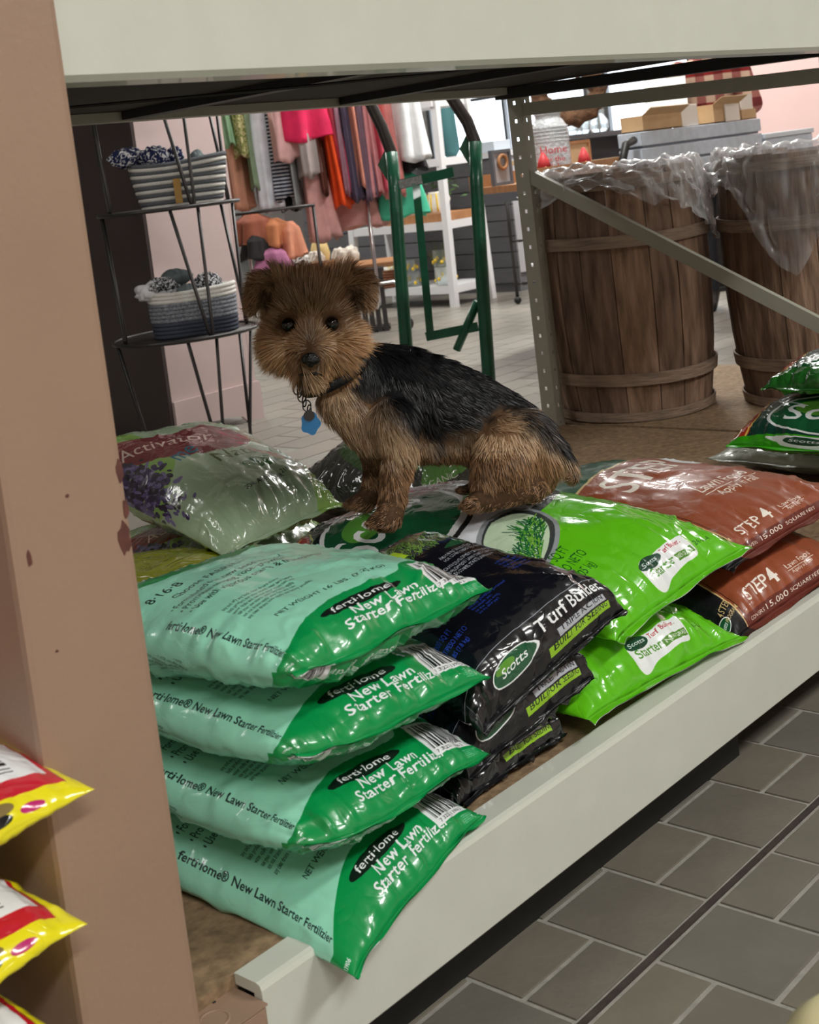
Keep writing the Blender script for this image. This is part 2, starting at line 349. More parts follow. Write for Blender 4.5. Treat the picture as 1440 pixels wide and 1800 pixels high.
# ------------------------------------------------------------------ wooden barrels with plastic liners
M['stave'] = [pm('stave_wood_%d' % i, hexc(*c), 0.78, noise=(11, .62, 1.25), bump=(26, .5), stretch=(4, 4, .6), col2=hexc(int(c[0]*.8), int(c[1]*.75), int(c[2]*.7))) for i, c in enumerate([(146, 118, 98), (134, 108, 90), (156, 126, 104), (124, 100, 84)])]
M['hoop'] = pm('hoop_wood', hexc(150, 128, 110), 0.75, noise=(14, .6, 1.2), bump=(30, .4), stretch=(1, 1, 8))
M['knot'] = pm('knot', hexc(60, 38, 28), .8)
def prof(z):   # barrel radius against height 0..0.70
    t = (z-.42)/.42
    return .247 - .034*t*t
BH = .70
def barrel(cx, cy, rz, seed, lab):
    t = thing('wooden_barrel', lab, 'barrel', (cx, cy, DECK), rz, None)
    r_ = random.Random(seed); n = 17; zs = [i*BH/7 for i in range(8)]
    cuts = [2*PI*i/n + r_.uniform(-.035, .035) for i in range(n)]; cuts.append(cuts[0]+2*PI)
    for i in range(n):
        a0 = cuts[i]+.006; a1 = cuts[i+1]-.006; off = r_.uniform(-.0025, .0025); tz = r_.uniform(-.004, .006); b = MB(); vs = []; fs = []
        for z in zs:
            for (a, dr) in ((a0, 0), ((a0+a1)/2, .0015), (a1, 0), (a1, -.011), (a0, -.011)):
                R_ = prof(z)+off+dr; vs.append((R_*math.cos(a), R_*math.sin(a), z + (tz if z == zs[-1] else 0)))
        for k in range(len(zs)-1):
            for j in range(5): fs.append((k*5+j, k*5+(j+1) % 5, (k+1)*5+(j+1) % 5, (k+1)*5+j))
        fs += [(4, 3, 2, 1, 0), tuple((len(zs)-1)*5+j for j in range(5))]
        b.add(vs, fs); b.build('stave', M['stave'][r_.randrange(4)], t)
    for (z, h, gap, lap) in ((.495, .034, 0, 1), (.108, .034, 0.012, 1), (.004, .026, 0.0, 0), (.655, .03, 0, 0)):
        b = MB(); vs = []; fs = []; m_ = 64; s0 = r_.uniform(0, 6)
        for j in range(m_+5):
            a = s0 + 2*PI*j/m_; ex = .003 + (.004 if j >= m_ else 0) + gap*max(0, math.cos(a+rz+1.9-PI*.0))**6
            for (dr, dz) in ((ex, 0), (ex+.005, 0), (ex+.005, h), (ex, h)):
                R_ = prof(z+dz)+dr+.0035; vs.append((R_*math.cos(a), R_*math.sin(a), z+dz+.002*math.sin(3*a)))
        for j in range(m_+4):
            for q in range(4): fs.append((j*4+q, j*4+(q+1) % 4, (j+1)*4+(q+1) % 4, (j+1)*4+q))
        fs += [(3, 2, 1, 0), tuple((m_+4)*4+q for q in range(4))]
        b.add(vs, fs); b.build('hoop', M['hoop'], t)
    b = MB(); b.lathe([(.0, .012), (prof(.01)-.014, .012), (prof(.01)-.014, .02), (0, .02)], n=24, cap=False); b.build('barrel_bottom', M['stave'][1], t)
    return t
barrel(3.375, 2.215, .3, 3, 'wooden barrel standing directly behind the perforated upright, its liner pushed down to the right')
barrel(3.64, 1.755, 1.4, 8, 'wooden barrel at the right edge of the photo, its liner hanging low over the rim')
film = bpy.data.materials.new('clear_liner_film'); film.use_nodes = True; g = film.node_tree; g.nodes.clear()
fo = g.nodes.new('ShaderNodeOutputMaterial'); fm = g.nodes.new('ShaderNodeMixShader'); ft = g.nodes.new('ShaderNodeBsdfTransparent'); fp = g.nodes.new('ShaderNodeBsdfPrincipled')
fp.inputs['Base Color'].default_value = (*hexc(246, 247, 250), 1); fp.inputs['Roughness'].default_value = .22; fp.inputs['Specular IOR Level'].default_value = .7; fp.inputs['Coat Weight'].default_value = .5
ft.inputs[0].default_value = (.97, .97, .98, 1)
lw = g.nodes.new('ShaderNodeLayerWeight'); lw.inputs[0].default_value = .55
mr = g.nodes.new('ShaderNodeMapRange'); mr.inputs['From Min'].default_value = 0; mr.inputs['From Max'].default_value = 1; mr.inputs['To Min'].default_value = .13; mr.inputs['To Max'].default_value = .78
g.links.new(lw.outputs['Facing'], mr.inputs[0]); g.links.new(mr.outputs[0], fm.inputs[0]); g.links.new(ft.outputs[0], fm.inputs[1]); g.links.new(fp.outputs[0], fm.inputs[2]); g.links.new(fm.outputs[0], fo.inputs[0])
M['film'] = film
def liner(cx, cy, seed, lowfn, lab):
    n = 220; rows = 40; vs = []; fs = []; A = np.linspace(0, 2*PI, n, endpoint=False)
    # from inside the barrel up over the rim and down the outside
    for i in range(rows):
        s = i/(rows-1)
        for j, a in enumerate(A):
            low = lowfn(a)
            u = 7*math.cos(a)+seed; v = 7*math.sin(a)
            if s < .3:
                q = s/.3; z = BH - .16*(1-q) ; R_ = prof(BH)-.02 - .03*(1-q)
            elif s < .42:
                q = (s-.3)/.12; z = BH + .010 + .012*math.sin(PI*q); R_ = prof(BH)-.02 + .034*q
            else:
                q = (s-.42)/.58; z = BH + .010 - low*q; R_ = prof(max(z, .1)) + .012 + .010*q
            nn = float(vnoise(np.array([a*9+seed]), np.array([s*5+seed]), seed)[0]); n3 = float(vnoise(np.array([a*26+seed+3*s]), np.array([s*7]), seed+5)[0]); n4 = float(vnoise(np.array([a*11+5*s]), np.array([s*13]), seed+9)[0])
            amp = .006 + .016*min(1, abs(s-.3)*3)
            R_ += amp*(abs(nn)*1.2-.1) + .006*abs(n3) + .004*n4; z += .014*nn*(1 if s > .25 else .3) + .006*n4
            if s > .3: R_ = max(R_, prof(min(z, BH))+.004 if z < BH else R_)
            vs.append((R_*math.cos(a), R_*math.sin(a), z))
    for i in range(rows-1):
        for j in range(n): fs.append((i*n+j, i*n+(j+1) % n, (i+1)*n+(j+1) % n, (i+1)*n+j))
    b = MB(); b.add(vs, fs, True)
    o = b.build('barrel_liner', M['film']); o.location = (cx, cy, DECK); tag(o, lab, 'plastic liner', 'barrel liners'); del o['group']; return o
# angle convention: camera sees directions around a = -2.4 (towards -X -Y); screen right is a = -0.8
def lowA(a):
    d = math.atan2(math.sin(a+1.15), math.cos(a+1.15)); d2 = math.atan2(math.sin(a-2.2), math.cos(a-2.2))
    return .06 + .17*math.exp(-(d/.75)**2) + .03*math.exp(-(d2/.5)**2) + .02*math.sin(5*a)
def lowB(a):
    d = math.atan2(math.sin(a+2.95), math.cos(a+2.95)); d2 = math.atan2(math.sin(a+1.8), math.cos(a+1.8))
    return .10 + .20*math.exp(-(d/.38)**2) + .07*math.exp(-(d2/.9)**2) + .02*math.sin(4*a)
liner(3.375, 2.215, 11, lowA, 'clear plastic liner bunched over the rim of the barrel behind the perforated upright')
liner(3.64, 1.755, 23, lowB, 'clear plastic liner draped over the right-hand barrel')
# ------------------------------------------------------------------ flat print for packaging: a small rasteriser
_tcache = {}
def text_tris(s, bold=0.0, shear=0.0):
    key = (s, bold, shear)
    if key in _tcache: return _tcache[key]
    cu = bpy.data.curves.new('t', 'FONT'); cu.body = s; cu.offset = bold*.38; cu.space_character = 1 + bold*.9; cu.shear = shear; cu.size = 1.0; cu.resolution_u = 3
    o = bpy.data.objects.new('t', cu); C.objects.link(o)
    dg = bpy.context.evaluated_depsgraph_get(); me = o.evaluated_get(dg).to_mesh(); me.calc_loop_triangles()
    n = len(me.vertices); co = np.zeros(n*3); me.vertices.foreach_get('co', co); co = co.reshape(-1, 3)[:, :2]
    t = np.zeros(len(me.loop_triangles)*3, dtype=np.int32); me.loop_triangles.foreach_get('vertices', t); t = t.reshape(-1, 3)
    r = (co.copy(), t.copy()); o.evaluated_get(dg).to_mesh_clear(); bpy.data.objects.remove(o); bpy.data.curves.remove(cu); _tcache[key] = r
    return r
class Canvas:
    """pixel canvas; coordinates a,b in -1..1 (a right, b up), colours 0..255 display values"""
    def __init__(s, w, h, col): s.w = w; s.h = h; s.A = np.empty((h, w, 3), np.float32); s.A[:] = np.array(col)/255.
    def px(s, p): p = np.asarray(p, float); return np.stack([(p[..., 0]+1)/2*s.w, (p[..., 1]+1)/2*s.h], -1)
    def _tri(s, P_, col):
        x0 = max(int(np.floor(P_[:, 0].min()-.5)), 0); x1 = min(int(np.ceil(P_[:, 0].max()+.5)), s.w); y0 = max(int(np.floor(P_[:, 1].min()-.5)), 0); y1 = min(int(np.ceil(P_[:, 1].max()+.5)), s.h)
        if x1 <= x0 or y1 <= y0: return
        X, Y = np.meshgrid(np.arange(x0, x1)+.5, np.arange(y0, y1)+.5)
        (ax, ay), (bx, by), (cx, cy) = P_
        d = (bx-ax)*(cy-ay) - (cx-ax)*(by-ay)
        if abs(d) < 1e-9: return
        w0 = ((bx-ax)*(Y-ay) - (X-ax)*(by-ay))/d; w1 = ((X-ax)*(cy-ay) - (cx-ax)*(Y-ay))/d
        m = (w0 >= -.01) & (w1 >= -.01) & (w0+w1 <= 1.01)
        s.A[y0:y1, x0:x1][m] = col
    def poly(s, pts, col):
        P_ = s.px(pts); col = np.array(col)/255.
        y0 = max(int(P_[:, 1].min()), 0); y1 = min(int(P_[:, 1].max())+1, s.h-1); n = len(P_)
        for y in range(y0, y1+1):
            xs = []; yy = y+.5
            for i in range(n):
                (xa, ya), (xb, yb) = P_[i], P_[(i+1) % n]
                if (ya <= yy) != (yb <= yy): xs.append(xa + (yy-ya)/(yb-ya)*(xb-xa))
            xs.sort()
            for k in range(0, len(xs)-1, 2):
                a = max(int(round(xs[k])), 0); b_ = min(int(round(xs[k+1])), s.w)
                if b_ > a: s.A[y, a:b_] = col
    def smooth(s, pts, col, n=8, closed=True):
        """Catmull-Rom outline"""
        P_ = [np.array(p, float) for p in pts]; k = len(P_); o = []
        for i in range(k):
            p0, p1, p2, p3 = P_[i-1], P_[i], P_[(i+1) % k], P_[(i+2) % k]
            for t in np.linspace(0, 1, n, endpoint=False):
                o.append(.5*((2*p1)+(-p0+p2)*t+(2*p0-5*p1+4*p2-p3)*t*t+(-p0+3*p1-3*p2+p3)*t**3))
        s.poly(o, col)
    def rect(s, a0, b0, a1, b1, col, rot=0, asp=None):
        c = np.array([(a0+a1)/2, (b0+b1)/2]); h = np.array([(a1-a0)/2*s.w, (b1-b0)/2*s.h])/2
        pc = s.px(c); r = math.radians(rot); o = []
        for sx, sy in ((-1, -1), (1, -1), (1, 1), (-1, 1)):
            x, y = sx*h[0], sy*h[1]; X = pc[0]+x*math.cos(r)-y*math.sin(r); Y = pc[1]+x*math.sin(r)+y*math.cos(r); o.append((X/s.w*2-1, Y/s.h*2-1))
        s.poly(o, col)
    def ellipse(s, ca, cb, ra, rb, col, rot=0, n=40):
        """ra, rb as pixel radii"""
        pc = s.px((ca, cb)); r = math.radians(rot); o = []
        for k in range(n):
            t = 2*PI*k/n; x = ra*math.cos(t); y = rb*math.sin(t); o.append(((pc[0]+x*math.cos(r)-y*math.sin(r))/s.w*2-1, (pc[1]+x*math.sin(r)+y*math.cos(r))/s.h*2-1))
        s.poly(o, col)
    def line(s, pts, wd, col):
        P_ = s.px(pts); c = np.array(col)/255.
        for i in range(len(P_)-1):
            d = P_[i+1]-P_[i]; L = np.hypot(*d)
            if L < 1e-6: continue
            n = np.array([-d[1], d[0]])/L*wd/2
            s._tri(np.array([P_[i]-n, P_[i+1]-n, P_[i+1]+n]), c); s._tri(np.array([P_[i]-n, P_[i+1]+n, P_[i]+n]), c)
    def text(s, t, a, b, size, col, rot=0, xs=.75, bold=0.0, shear=0.0, align='l', flip=False, outline=None, ow=.03, fit=None):
        """size = cap height in px; (a,b) = start of the baseline (or its centre)"""
        if outline is not None: s.text(t, a, b, size, outline, rot, xs, bold+ow, shear, align, flip, fit=fit)
        co, tr = text_tris(t, bold, shear)
        if len(tr) == 0: return
        k = size/.70
        if fit: xs = fit/(co[:, 0].max()*k)
        P_ = co*np.array([k*xs, k])
        w_ = P_[:, 0].max()
        if align == 'c': P_[:, 0] -= w_/2
        if align == 'r': P_[:, 0] -= w_
        if flip: P_[:, 0] = -P_[:, 0]
        r = math.radians(rot); R_ = np.array([[math.cos(r), math.sin(r)], [-math.sin(r), math.cos(r)]])
        P_ = P_ @ R_ + s.px((a, b)); c = np.array(col)/255.
        for q in tr: s._tri(P_[q], c)
    def fuzz(s, a0, b0, a1, b1, cols, n, L, ang=90, spread=40, wd=1.5, seed=1, mask=None):
        """many short strokes: printed picture of grass"""
        r_ = random.Random(seed)
        for _ in range(n):
            a = r_.uniform(a0, a1); b = r_.uniform(b0, b1)
            if mask is not None and not mask(a, b): continue
            t = math.radians(ang + r_.uniform(-spread, spread)); l = L*r_.uniform(.5, 1.2)
            s.line([(a, b), (a + l*math.cos(t)/s.w*2, b + l*math.sin(t)/s.h*2)], wd, r_.choice(cols))
    def barcode(s, ca, cb, w, h, rot=0, n=34, seed=1, digits=True, back=(236, 238, 240)):
        """white box w x h px with bars across the width"""
        pc = s.px((ca, cb)); r = math.radians(rot); rd = random.Random(seed)
        def q(x, y): return ((pc[0]+x*math.cos(r)-y*math.sin(r))/s.w*2-1, (pc[1]+x*math.sin(r)+y*math.cos(r))/s.h*2-1)
        s.poly([q(-w/2, -h/2), q(w/2, -h/2), q(w/2, h/2), q(-w/2, h/2)], back)
        x = -w/2 + w*.08
        while x < w/2 - w*.1:
            bw = rd.choice((1, 1, 2, 3))*w/(n*2.6)
            s.poly([q(x, -h*.30), q(x+bw, -h*.30), q(x+bw, h*.42), q(x, h*.42)], (24, 26, 30)); x += bw + rd.choice((1, 1, 2, 3))*w/(n*2.6)
        if digits:
            a, b_ = q(-w*.4, -h*.44); s.text('7 32221 13906 2', a, b_, h*.09, (30, 30, 30), rot, .8)
    def small(s, a, b, width, rows, size, col, rot=0, seed=1, gap=1.5, words=None):
        """a block of small print"""
        W_ = words or 'apply evenly with spreader water in well after use keep off until dry store in a cool dry place do not apply near water or storm drains read the label before use guaranteed analysis total nitrogen available phosphate soluble potash'.split()
        rd = random.Random(seed); pc = s.px((a, b)); r = math.radians(rot)
        for k in range(rows):
            n = max(2, int(width/(size*3.6))); t = ' '.join(rd.choice(W_) for _ in range(n))
            x = pc[0] + k*size*gap*math.sin(r); y = pc[1] - k*size*gap*math.cos(r)
            s.text(t, x/s.w*2-1, y/s.h*2-1, size, col, rot, .62)
    def image(s, name):
        im = bpy.data.images.new(name, s.w, s.h); B_ = np.ones((s.h, s.w, 4), np.float32); B_[..., :3] = np.clip(s.A, 0, 1)
        im.pixels.foreach_set(B_.ravel()); im.update(); im.pack(); return im
def print_mat(name, im, rough=.28, coat=.6, bumpS=(70, .25), crinkle=.5, spec=.5):
    m = bpy.data.materials.new(name); m.use_nodes = True; nt = m.node_tree; b = nt.nodes['Principled BSDF']
    b.inputs['Roughness'].default_value = rough; b.inputs['Coat Weight'].default_value = coat; b.inputs['Coat Roughness'].default_value = .08; b.inputs['Specular IOR Level'].default_value = spec
    uv = nt.nodes.new('ShaderNodeUVMap'); uv.uv_map = 'UVMap'; ti = nt.nodes.new('ShaderNodeTexImage'); ti.image = im; ti.interpolation = 'Cubic'; ti.extension = 'EXTEND'
    nt.links.new(uv.outputs[0], ti.inputs[0]); nt.links.new(ti.outputs[0], b.inputs['Base Color'])
    tc = nt.nodes.new('ShaderNodeTexCoord')
    n1 = nt.nodes.new('ShaderNodeTexNoise'); n1.inputs['Scale'].default_value = bumpS[0]; n1.inputs['Detail'].default_value = 3; nt.links.new(tc.outputs['Object'], n1.inputs[0])
    n2 = nt.nodes.new('ShaderNodeTexNoise'); n2.inputs['Scale'].default_value = 17; n2.inputs['Detail'].default_value = 2; n2.inputs['Distortion'].default_value = 1.2; nt.links.new(tc.outputs['Object'], n2.inputs[0])
    # ridged creases of the film
    ma = nt.nodes.new('ShaderNodeMath'); ma.operation = 'SUBTRACT'; ma.inputs[1].default_value = .5; nt.links.new(n2.outputs[0], ma.inputs[0])
    mb = nt.nodes.new('ShaderNodeMath'); mb.operation = 'ABSOLUTE'; nt.links.new(ma.outputs[0], mb.inputs[0])
    mp_ = nt.nodes.new('ShaderNodeMath'); mp_.operation = 'POWER'; mp_.inputs[1].default_value = .6; nt.links.new(mb.outputs[0], mp_.inputs[0])
    b1 = nt.nodes.new('ShaderNodeBump'); b1.inputs['Strength'].default_value = bumpS[1]; b1.inputs['Distance'].default_value = .003; nt.links.new(n1.outputs[0], b1.inputs['Height'])
    b2 = nt.nodes.new('ShaderNodeBump'); b2.inputs['Strength'].default_value = crinkle; b2.inputs['Distance'].default_value = .006; nt.links.new(mp_.outputs[0], b2.inputs['Height']); nt.links.new(b1.outputs[0], b2.inputs['Normal'])
    nt.links.new(b2.outputs[0], b.inputs['Normal']); nt.links.new(b2.outputs[0], b.inputs['Coat Normal'])
    return m

def bag(name, lab, FL, FR, BR, BL, ht, hb, mats, group=None, seed=1, nu=76, nv=96, pa=.05, pb=.03, wr=.004, flange=.014, flat_ends=(True, True), m_=1.6, n_=2.7, e_=1.7, lift=0.0, sidewr=.3, cat='bag', skew=0.0, fsides=False, round_=(0, 0, 0, 0), crin=None):
    """a filled film bag: top and bottom sheet between four seam corners, sealed end flaps; every vertex in world space"""
    FL, FR, BR, BL = [np.array(p, float) for p in (FL, FR, BR, BL)]
    A_ = np.linspace(-1, 1, nu+1); B_ = np.linspace(-1, 1, nv+1); a, b = np.meshgrid(A_, B_)
    def pp(t): return np.sign(t)*(1-(1-np.abs(t))**m_)
    p, q = pp(a), pp(b)
    qe = np.sign(q)*np.abs(q); ps = p*(1-pa*(1-np.abs(q)**4)); qs = qe*(1-pb*(1-np.abs(p)**4)) 
    wob = .005
    ps = ps + wob*vnoise(q*4+seed, p*0+seed, seed)*np.abs(p)**3; qs = qs + wob*vnoise(p*5+seed, q*0+3+seed, seed+1)*np.abs(q)**3
    for (sp, sq, cr) in ((-1, -1, round_[0]), (1, -1, round_[1]), (1, 1, round_[2]), (-1, 1, round_[3])):
        g_ = np.clip(p*sp, 0, 1)**3*np.clip(q*sq, 0, 1)**3*cr; ps = ps*(1-g_); qs = qs*(1-g_)
    s = (ps+1)/2; t = (qs+1)/2
    base = ((1-s)*(1-t))[..., None]*FL + (s*(1-t))[..., None]*FR + (s*t)[..., None]*BR + ((1-s)*t)[..., None]*BL
    base[..., 2] += lift*(1-p*p)*(1-q*q)
    H = (np.clip(1-np.abs(p)**n_, 0, 1)**(1/e_))*(np.clip(1-np.abs(q)**n_, 0, 1)**(1/e_))
    H = np.maximum(H, 0)
    xax = (FR-FL + BR-BL); Lx = np.linalg.norm(xax)/2; xax /= np.linalg.norm(xax); yax = (BL-FL+BR-FR); Ly = np.linalg.norm(yax)/2; yax /= np.linalg.norm(yax); nz = np.cross(xax, yax); nz /= np.linalg.norm(nz)
    outs = []
    root = None
    for side in (0, 1):
        h = ht if side == 0 else -hb; sd = seed*7+side*31
        # wrinkles: fans running in from the sealed ends and sides, plus soft lumps
        wend = np.abs(q)**5; wsd = np.abs(p)**6
        w1 = vnoise(p*16*Lx/.35, q*2.2, sd)*wend + .5*vnoise(p*34*Lx/.35, q*4, sd+1)*wend
        w2 = (vnoise(q*18*Ly/.5, p*2.2, sd+2)*wsd + .5*vnoise(q*40*Ly/.5, p*3, sd+3)*wsd)*sidewr*2
        w3 = .55*vnoise(p*2.6+q, q*2.6-p*.6, sd+4) + .3*vnoise(p*6-q*2, q*5+p*3, sd+5)
        rg = 1-np.abs(vnoise(p*3.2+q*2.1, q*3.4-p*1.5, sd+6)); rg = np.clip(rg-.86, 0, 1)/.14
        rg2 = 1-np.abs(vnoise(p*5.2-q*3.1, q*6.4+p*2.5, sd+8)); rg2 = np.clip(rg2-.88, 0, 1)/.12
        edge = np.clip(H*3, 0, 1)
        disp = wr*(w1+w2)*edge + wr*1.3*w3*np.clip(H*1.5, 0, 1) + wr*.55*rg*edge*(vnoise(p*2, q*2, sd+7) > -.1) + wr*.35*rg2*edge
        P_ = base + (h*H)[..., None]*nz + (np.sign(h)*disp)[..., None]*nz
        P_ += (disp*1.2*np.abs(q)**3*np.sign(q))[..., None]*yax*.8 + (disp*1.2*np.abs(p)**3*np.sign(p))[..., None]*xax*.8
        # end flaps
        rows = [P_]; U = [a]; V = [b]
        def flap(row, dirn, sgn):
            o = []
            for k in (1, 2):
                wv = .0008*np.sin(A_*11+seed*k)*k + .0014*vnoise(A_*6, A_*0+k, seed+40)*k
                o.append(row + dirn*flange*k/2*sgn + nz*(wv + (.0006 if side == 0 else -.0006))[:, None])
            return o
        Lst = []
        if flat_ends[0]:
            f = flap(P_[0], yax, -1); Lst = [f[1], f[0]]
        Lst += list(P_)
        n0 = 2 if flat_ends[0] else 0
        if flat_ends[1]:
            f = flap(P_[-1], yax, 1); Lst += [f[0], f[1]]
        G_ = np.array(Lst); R_ = G_.shape[0]
        bv = ([-1, -1] if flat_ends[0] else []) + list(B_) + ([1, 1] if flat_ends[1] else [])
        verts = G_.reshape(-1, 3); n = nu+1
        i, j = np.meshgrid(np.arange(R_-1), np.arange(nu), indexing='ij'); v0 = (i*n+j).ravel()
        fc = np.stack([v0, v0+1, v0+n+1, v0+n], 1) if side == 0 else np.stack([v0, v0+n, v0+n+1, v0+1], 1)
        uu = np.tile((A_+1)/2, R_); vv = np.repeat((np.array(bv)+1)/2, n)
        vv = vv*.498+.501 if side == 0 else vv*.498+.001
        outs.append((verts, fc, uu, vv))
    k = len(outs[0][0]); verts = np.concatenate([outs[0][0], outs[1][0]]); fc = np.concatenate([outs[0][1], outs[1][1]+k]); uu = np.concatenate([outs[0][2], outs[1][2]]); vv = np.concatenate([outs[0][3], outs[1][3]])
    org = np.array([(FL[0]+FR[0]+BR[0]+BL[0])/4, (FL[1]+FR[1]+BR[1]+BL[1])/4, verts[:, 2].min()])
    me = bpy.data.meshes.new(name); me.from_pydata((verts-org).tolist(), [], fc.tolist()); me.materials.append(mats)
    uvl = me.uv_layers.new(name='UVMap'); li = np.zeros(len(me.loops), np.int32); me.loops.foreach_get('vertex_index', li)
    uvl.data.foreach_set('uv', np.stack([uu[li], vv[li]], 1).ravel().astype(np.float32))
    me.polygons.foreach_set('use_smooth', [True]*len(me.polygons))
    bm = bmesh.new(); bm.from_mesh(me); bmesh.ops.remove_doubles(bm, verts=bm.verts, dist=1e-5); bm.to_mesh(me); bm.free()
    o = bpy.data.objects.new(name, me); C.objects.link(o); o.location = org
    tag(o, lab, cat, group); BAGS.append((o, outs[0], k)); return o
BAGS = []
CW, CH = 900, 1300
def two(name, top, bot):
    im_c = Canvas(CW, CH*2, (0, 0, 0)); im_c.A[:CH] = bot.A; im_c.A[CH:] = top.A; return im_c.image(name)
WHT = (238, 241, 242); BLK = (20, 22, 26)
def scotts(c, a, b, r, rot=0, base=(24, 84, 52)):
    """oval badge with lettering"""
    c.ellipse(a, b, r*1.0, r*.66, WHT, rot); c.ellipse(a, b, r*.93, r*.59, base, rot); c.ellipse(a-.0, b+.0, r*.93, r*.59, base, rot)
    t = math.radians(rot)
    c.ellipse(a-(.3*r*math.cos(t)-.25*r*math.sin(t))/c.w*2, b+(.25*r*math.cos(t)-.3*r*math.sin(t))/c.h*2, r*.42, r*.24, (92, 150, 50), rot)
    dx, dy = -.18*r*-math.sin(t), -.18*r*math.cos(t)
    c.text('Scotts', a+dx/c.w*2, b+dy/c.h*2, r*.42, WHT, rot, .72, .03, .25, 'c')

# --- mint and green fertiliser bag
MINT = (152, 222, 194); GRN = (6, 146, 74)
T = Canvas(CW, CH, MINT)
T.smooth([(-1.05, -1.1), (-1.05, -.76), (-.86, -.74), (-.70, -.70), (-.52, -.64), (-.34, -.585), (-.16, -.55), (.10, -.56), (.26, -.555), (.33, -.50), (.45, -.47), (.78, -.47), (1.1, -.47), (1.1, -1.1)], GRN, 8)
T.smooth([(-1.1, .62), (-.8, .56), (-.6, .44), (-.35, .36), (0, .34), (.5, .40), (1.1, .45), (1.1, 1.1), (-1.1, 1.1)], GRN)
T.text('New Lawn', -.62, .52, 70, WHT, 0, .8, .05, .1, 'l', fit=330); T.text('Starter Fertilizer', -.66, .62, 70, WHT, 0, .68, .05, .1, 'l', fit=520)
T.ellipse(-.07, -.645, 122, 27, (14, 24, 20)); T.text('ferti·lome', -.07, -.66, 28, WHT, 0, .78, .02, 0, 'c', fit=170)
T.text('New Lawn', .04, -.745, 44, WHT, 0, .66, .05, .05, 'c', fit=200, outline=(12, 84, 44), ow=.02); T.text('Starter Fertilizer', .10, -.825, 48, WHT, 0, .56, .05, .08, 'c', fit=330, outline=(12, 84, 44), ow=.02)
T.barcode(.60, -.66, 200, 190, 0, 34, 3)
T.small(.62, -.85, 170, 5, 9, (190, 240, 210), 0, 5)
for k in range(5): T.ellipse(.93, -.70-.05*k, 13, 9, (225, 60, 60) if k % 2 else WHT)
T.text('NET WEIGHT 16 LBS. (7.25 KG)', -.50, -.47, 18, (24, 50, 42), 0, .8, .02, fit=340)
T.small(-.58, -.20, 400, 6, 13, (24, 50, 42), 0, 11, 1.5, 'Do not apply near water storm drains apply if heavy rain is expected sweep any product back and clear your use'.split())
for k, t in enumerate(('• Formulated for new seed or sod', '• Promotes strong root growth', '• Use with vigorous starts & transplants')): T.text(t, -.64, .04-.055*k, 23, (24, 50, 42), 0, .75, .015)
T.text('Choose FABRIC', -.5, .12, 26, (24, 50, 42), 0, .8, .02); T.text('8·16·8', -.6, .20, 36, (24, 50, 42), 0, .9, .02)
T.text('ferti·lome® New Lawn Starter Fertilizier', -.80, -.71, 33, (16, 34, 34), -90, .40, .04, 0, 'r', fit=470)
T.text('13906', -.985, -.88, 26, WHT, 0, .75, .03, fit=84)
B_ = Canvas(CW, CH, MINT); B_.smooth([(-1.1, -.72), (-.9, -.66), (-.6, -.5), (0, -.45), (1.1, -.45), (1.1, -1.1), (-1.1, -1.1)], GRN)
B_.text('Starter Fertilizer', -.02, -.90, 46, WHT, 0, -.50, .05, .08, 'c'); B_.text('New Lawn', 0, -.82, 46, WHT, 0, -.56, .05, .05, 'c')
B_.barcode(-.66, -.93, 170, 120, 6, 30, 9)
B_.small(-.93, .1, 240, 7, 12, (40, 90, 78), -70, 3); B_.text('Distributed by', -.9, .3, 14, (30, 60, 54), -80, .8)
M['bag_mint'] = print_mat('fertiliser_bag_print', two('fertiliser_bag_print', T, B_), .3, .5, (60, .15), .16)

# --- black lawn food bag
NVY = (13, 15, 24)
T = Canvas(CW, CH, NVY)
T.poly([(-1, .35), (1, .15), (1, 1), (-1, 1)], (14, 30, 66)); T.fuzz(-.1, .22, .75, .5, [(92, 140, 50), (60, 104, 40), (130, 170, 70), (40, 72, 30)], 900, 46, 75, 35, 2.5, 3)
T.rect(-.55, .28, .05, .40, (168, 206, 44)); T.text('SEEDING', -.5, .31, 46, BLK, 0, .8, .02)
T.smooth([(.25, .17), (.6, .23), (.96, .22), (.96, .13), (.6, .12)], (34, 84, 52)); T.text('PREVENTS', .42, .15, 18, WHT, 3, .7)
T.small(-.75, .02, 640, 3, 13, (216, 220, 226), 0, 8, 1.5, 'JUMP STARTS GRASS DEVELOPMENT BUILDS THICK LAWN CONTROLS CRABGRASS & FEEDS'.split()); T.small(.1, .10, 330, 2, 13, (216, 220, 226), 0, 9, 1.5, 'COVERS NEW SEEDED AREAS BUILT FOR SPRING'.split())
for (a, b_, w_, n) in ((-.45, -.10, 140, 5), (-.1, -.02, 90, 3), (-.2, -.24, 210, 5), (.25, -.12, 210, 5)): T.small(a, b_, w_, n, 12, (44, 78, 196), 0, int(a*100)+200, 1.4)
T.text('COVERS 4,000 SQ FT', -.88, -.30, 22, (44, 78, 196), 0, .7); T.text('NET WT/PESO NETO', -.8, -.36, 22, (44, 78, 196), 0, .7); T.text('17.2 LBS (7.8 kg)', -.74, -.42, 22, (44, 78, 196), 0, .7)
T.text('21-22-4', .5, .02, 28, (60, 96, 210), 0, .7)
T.line([(-1, -.60), (.9, -.60)], 3, (150, 156, 166)); T.poly([(-1, -.61), (1, -.61), (1, -1), (-1, -1)], (22, 22, 26))
scotts(T, -.30, -.80, 100, 4); T.text('Turf Builder', -.04, -.760, 74, WHT, 3, .56, .03, .06, fit=300)
T.rect(.06, -.865, .58, -.80, (178, 182, 190), 3); T.text('TRIPLE ACTION', .085, -.850, 30, (30, 32, 38), 3, .72, .01, fit=210)
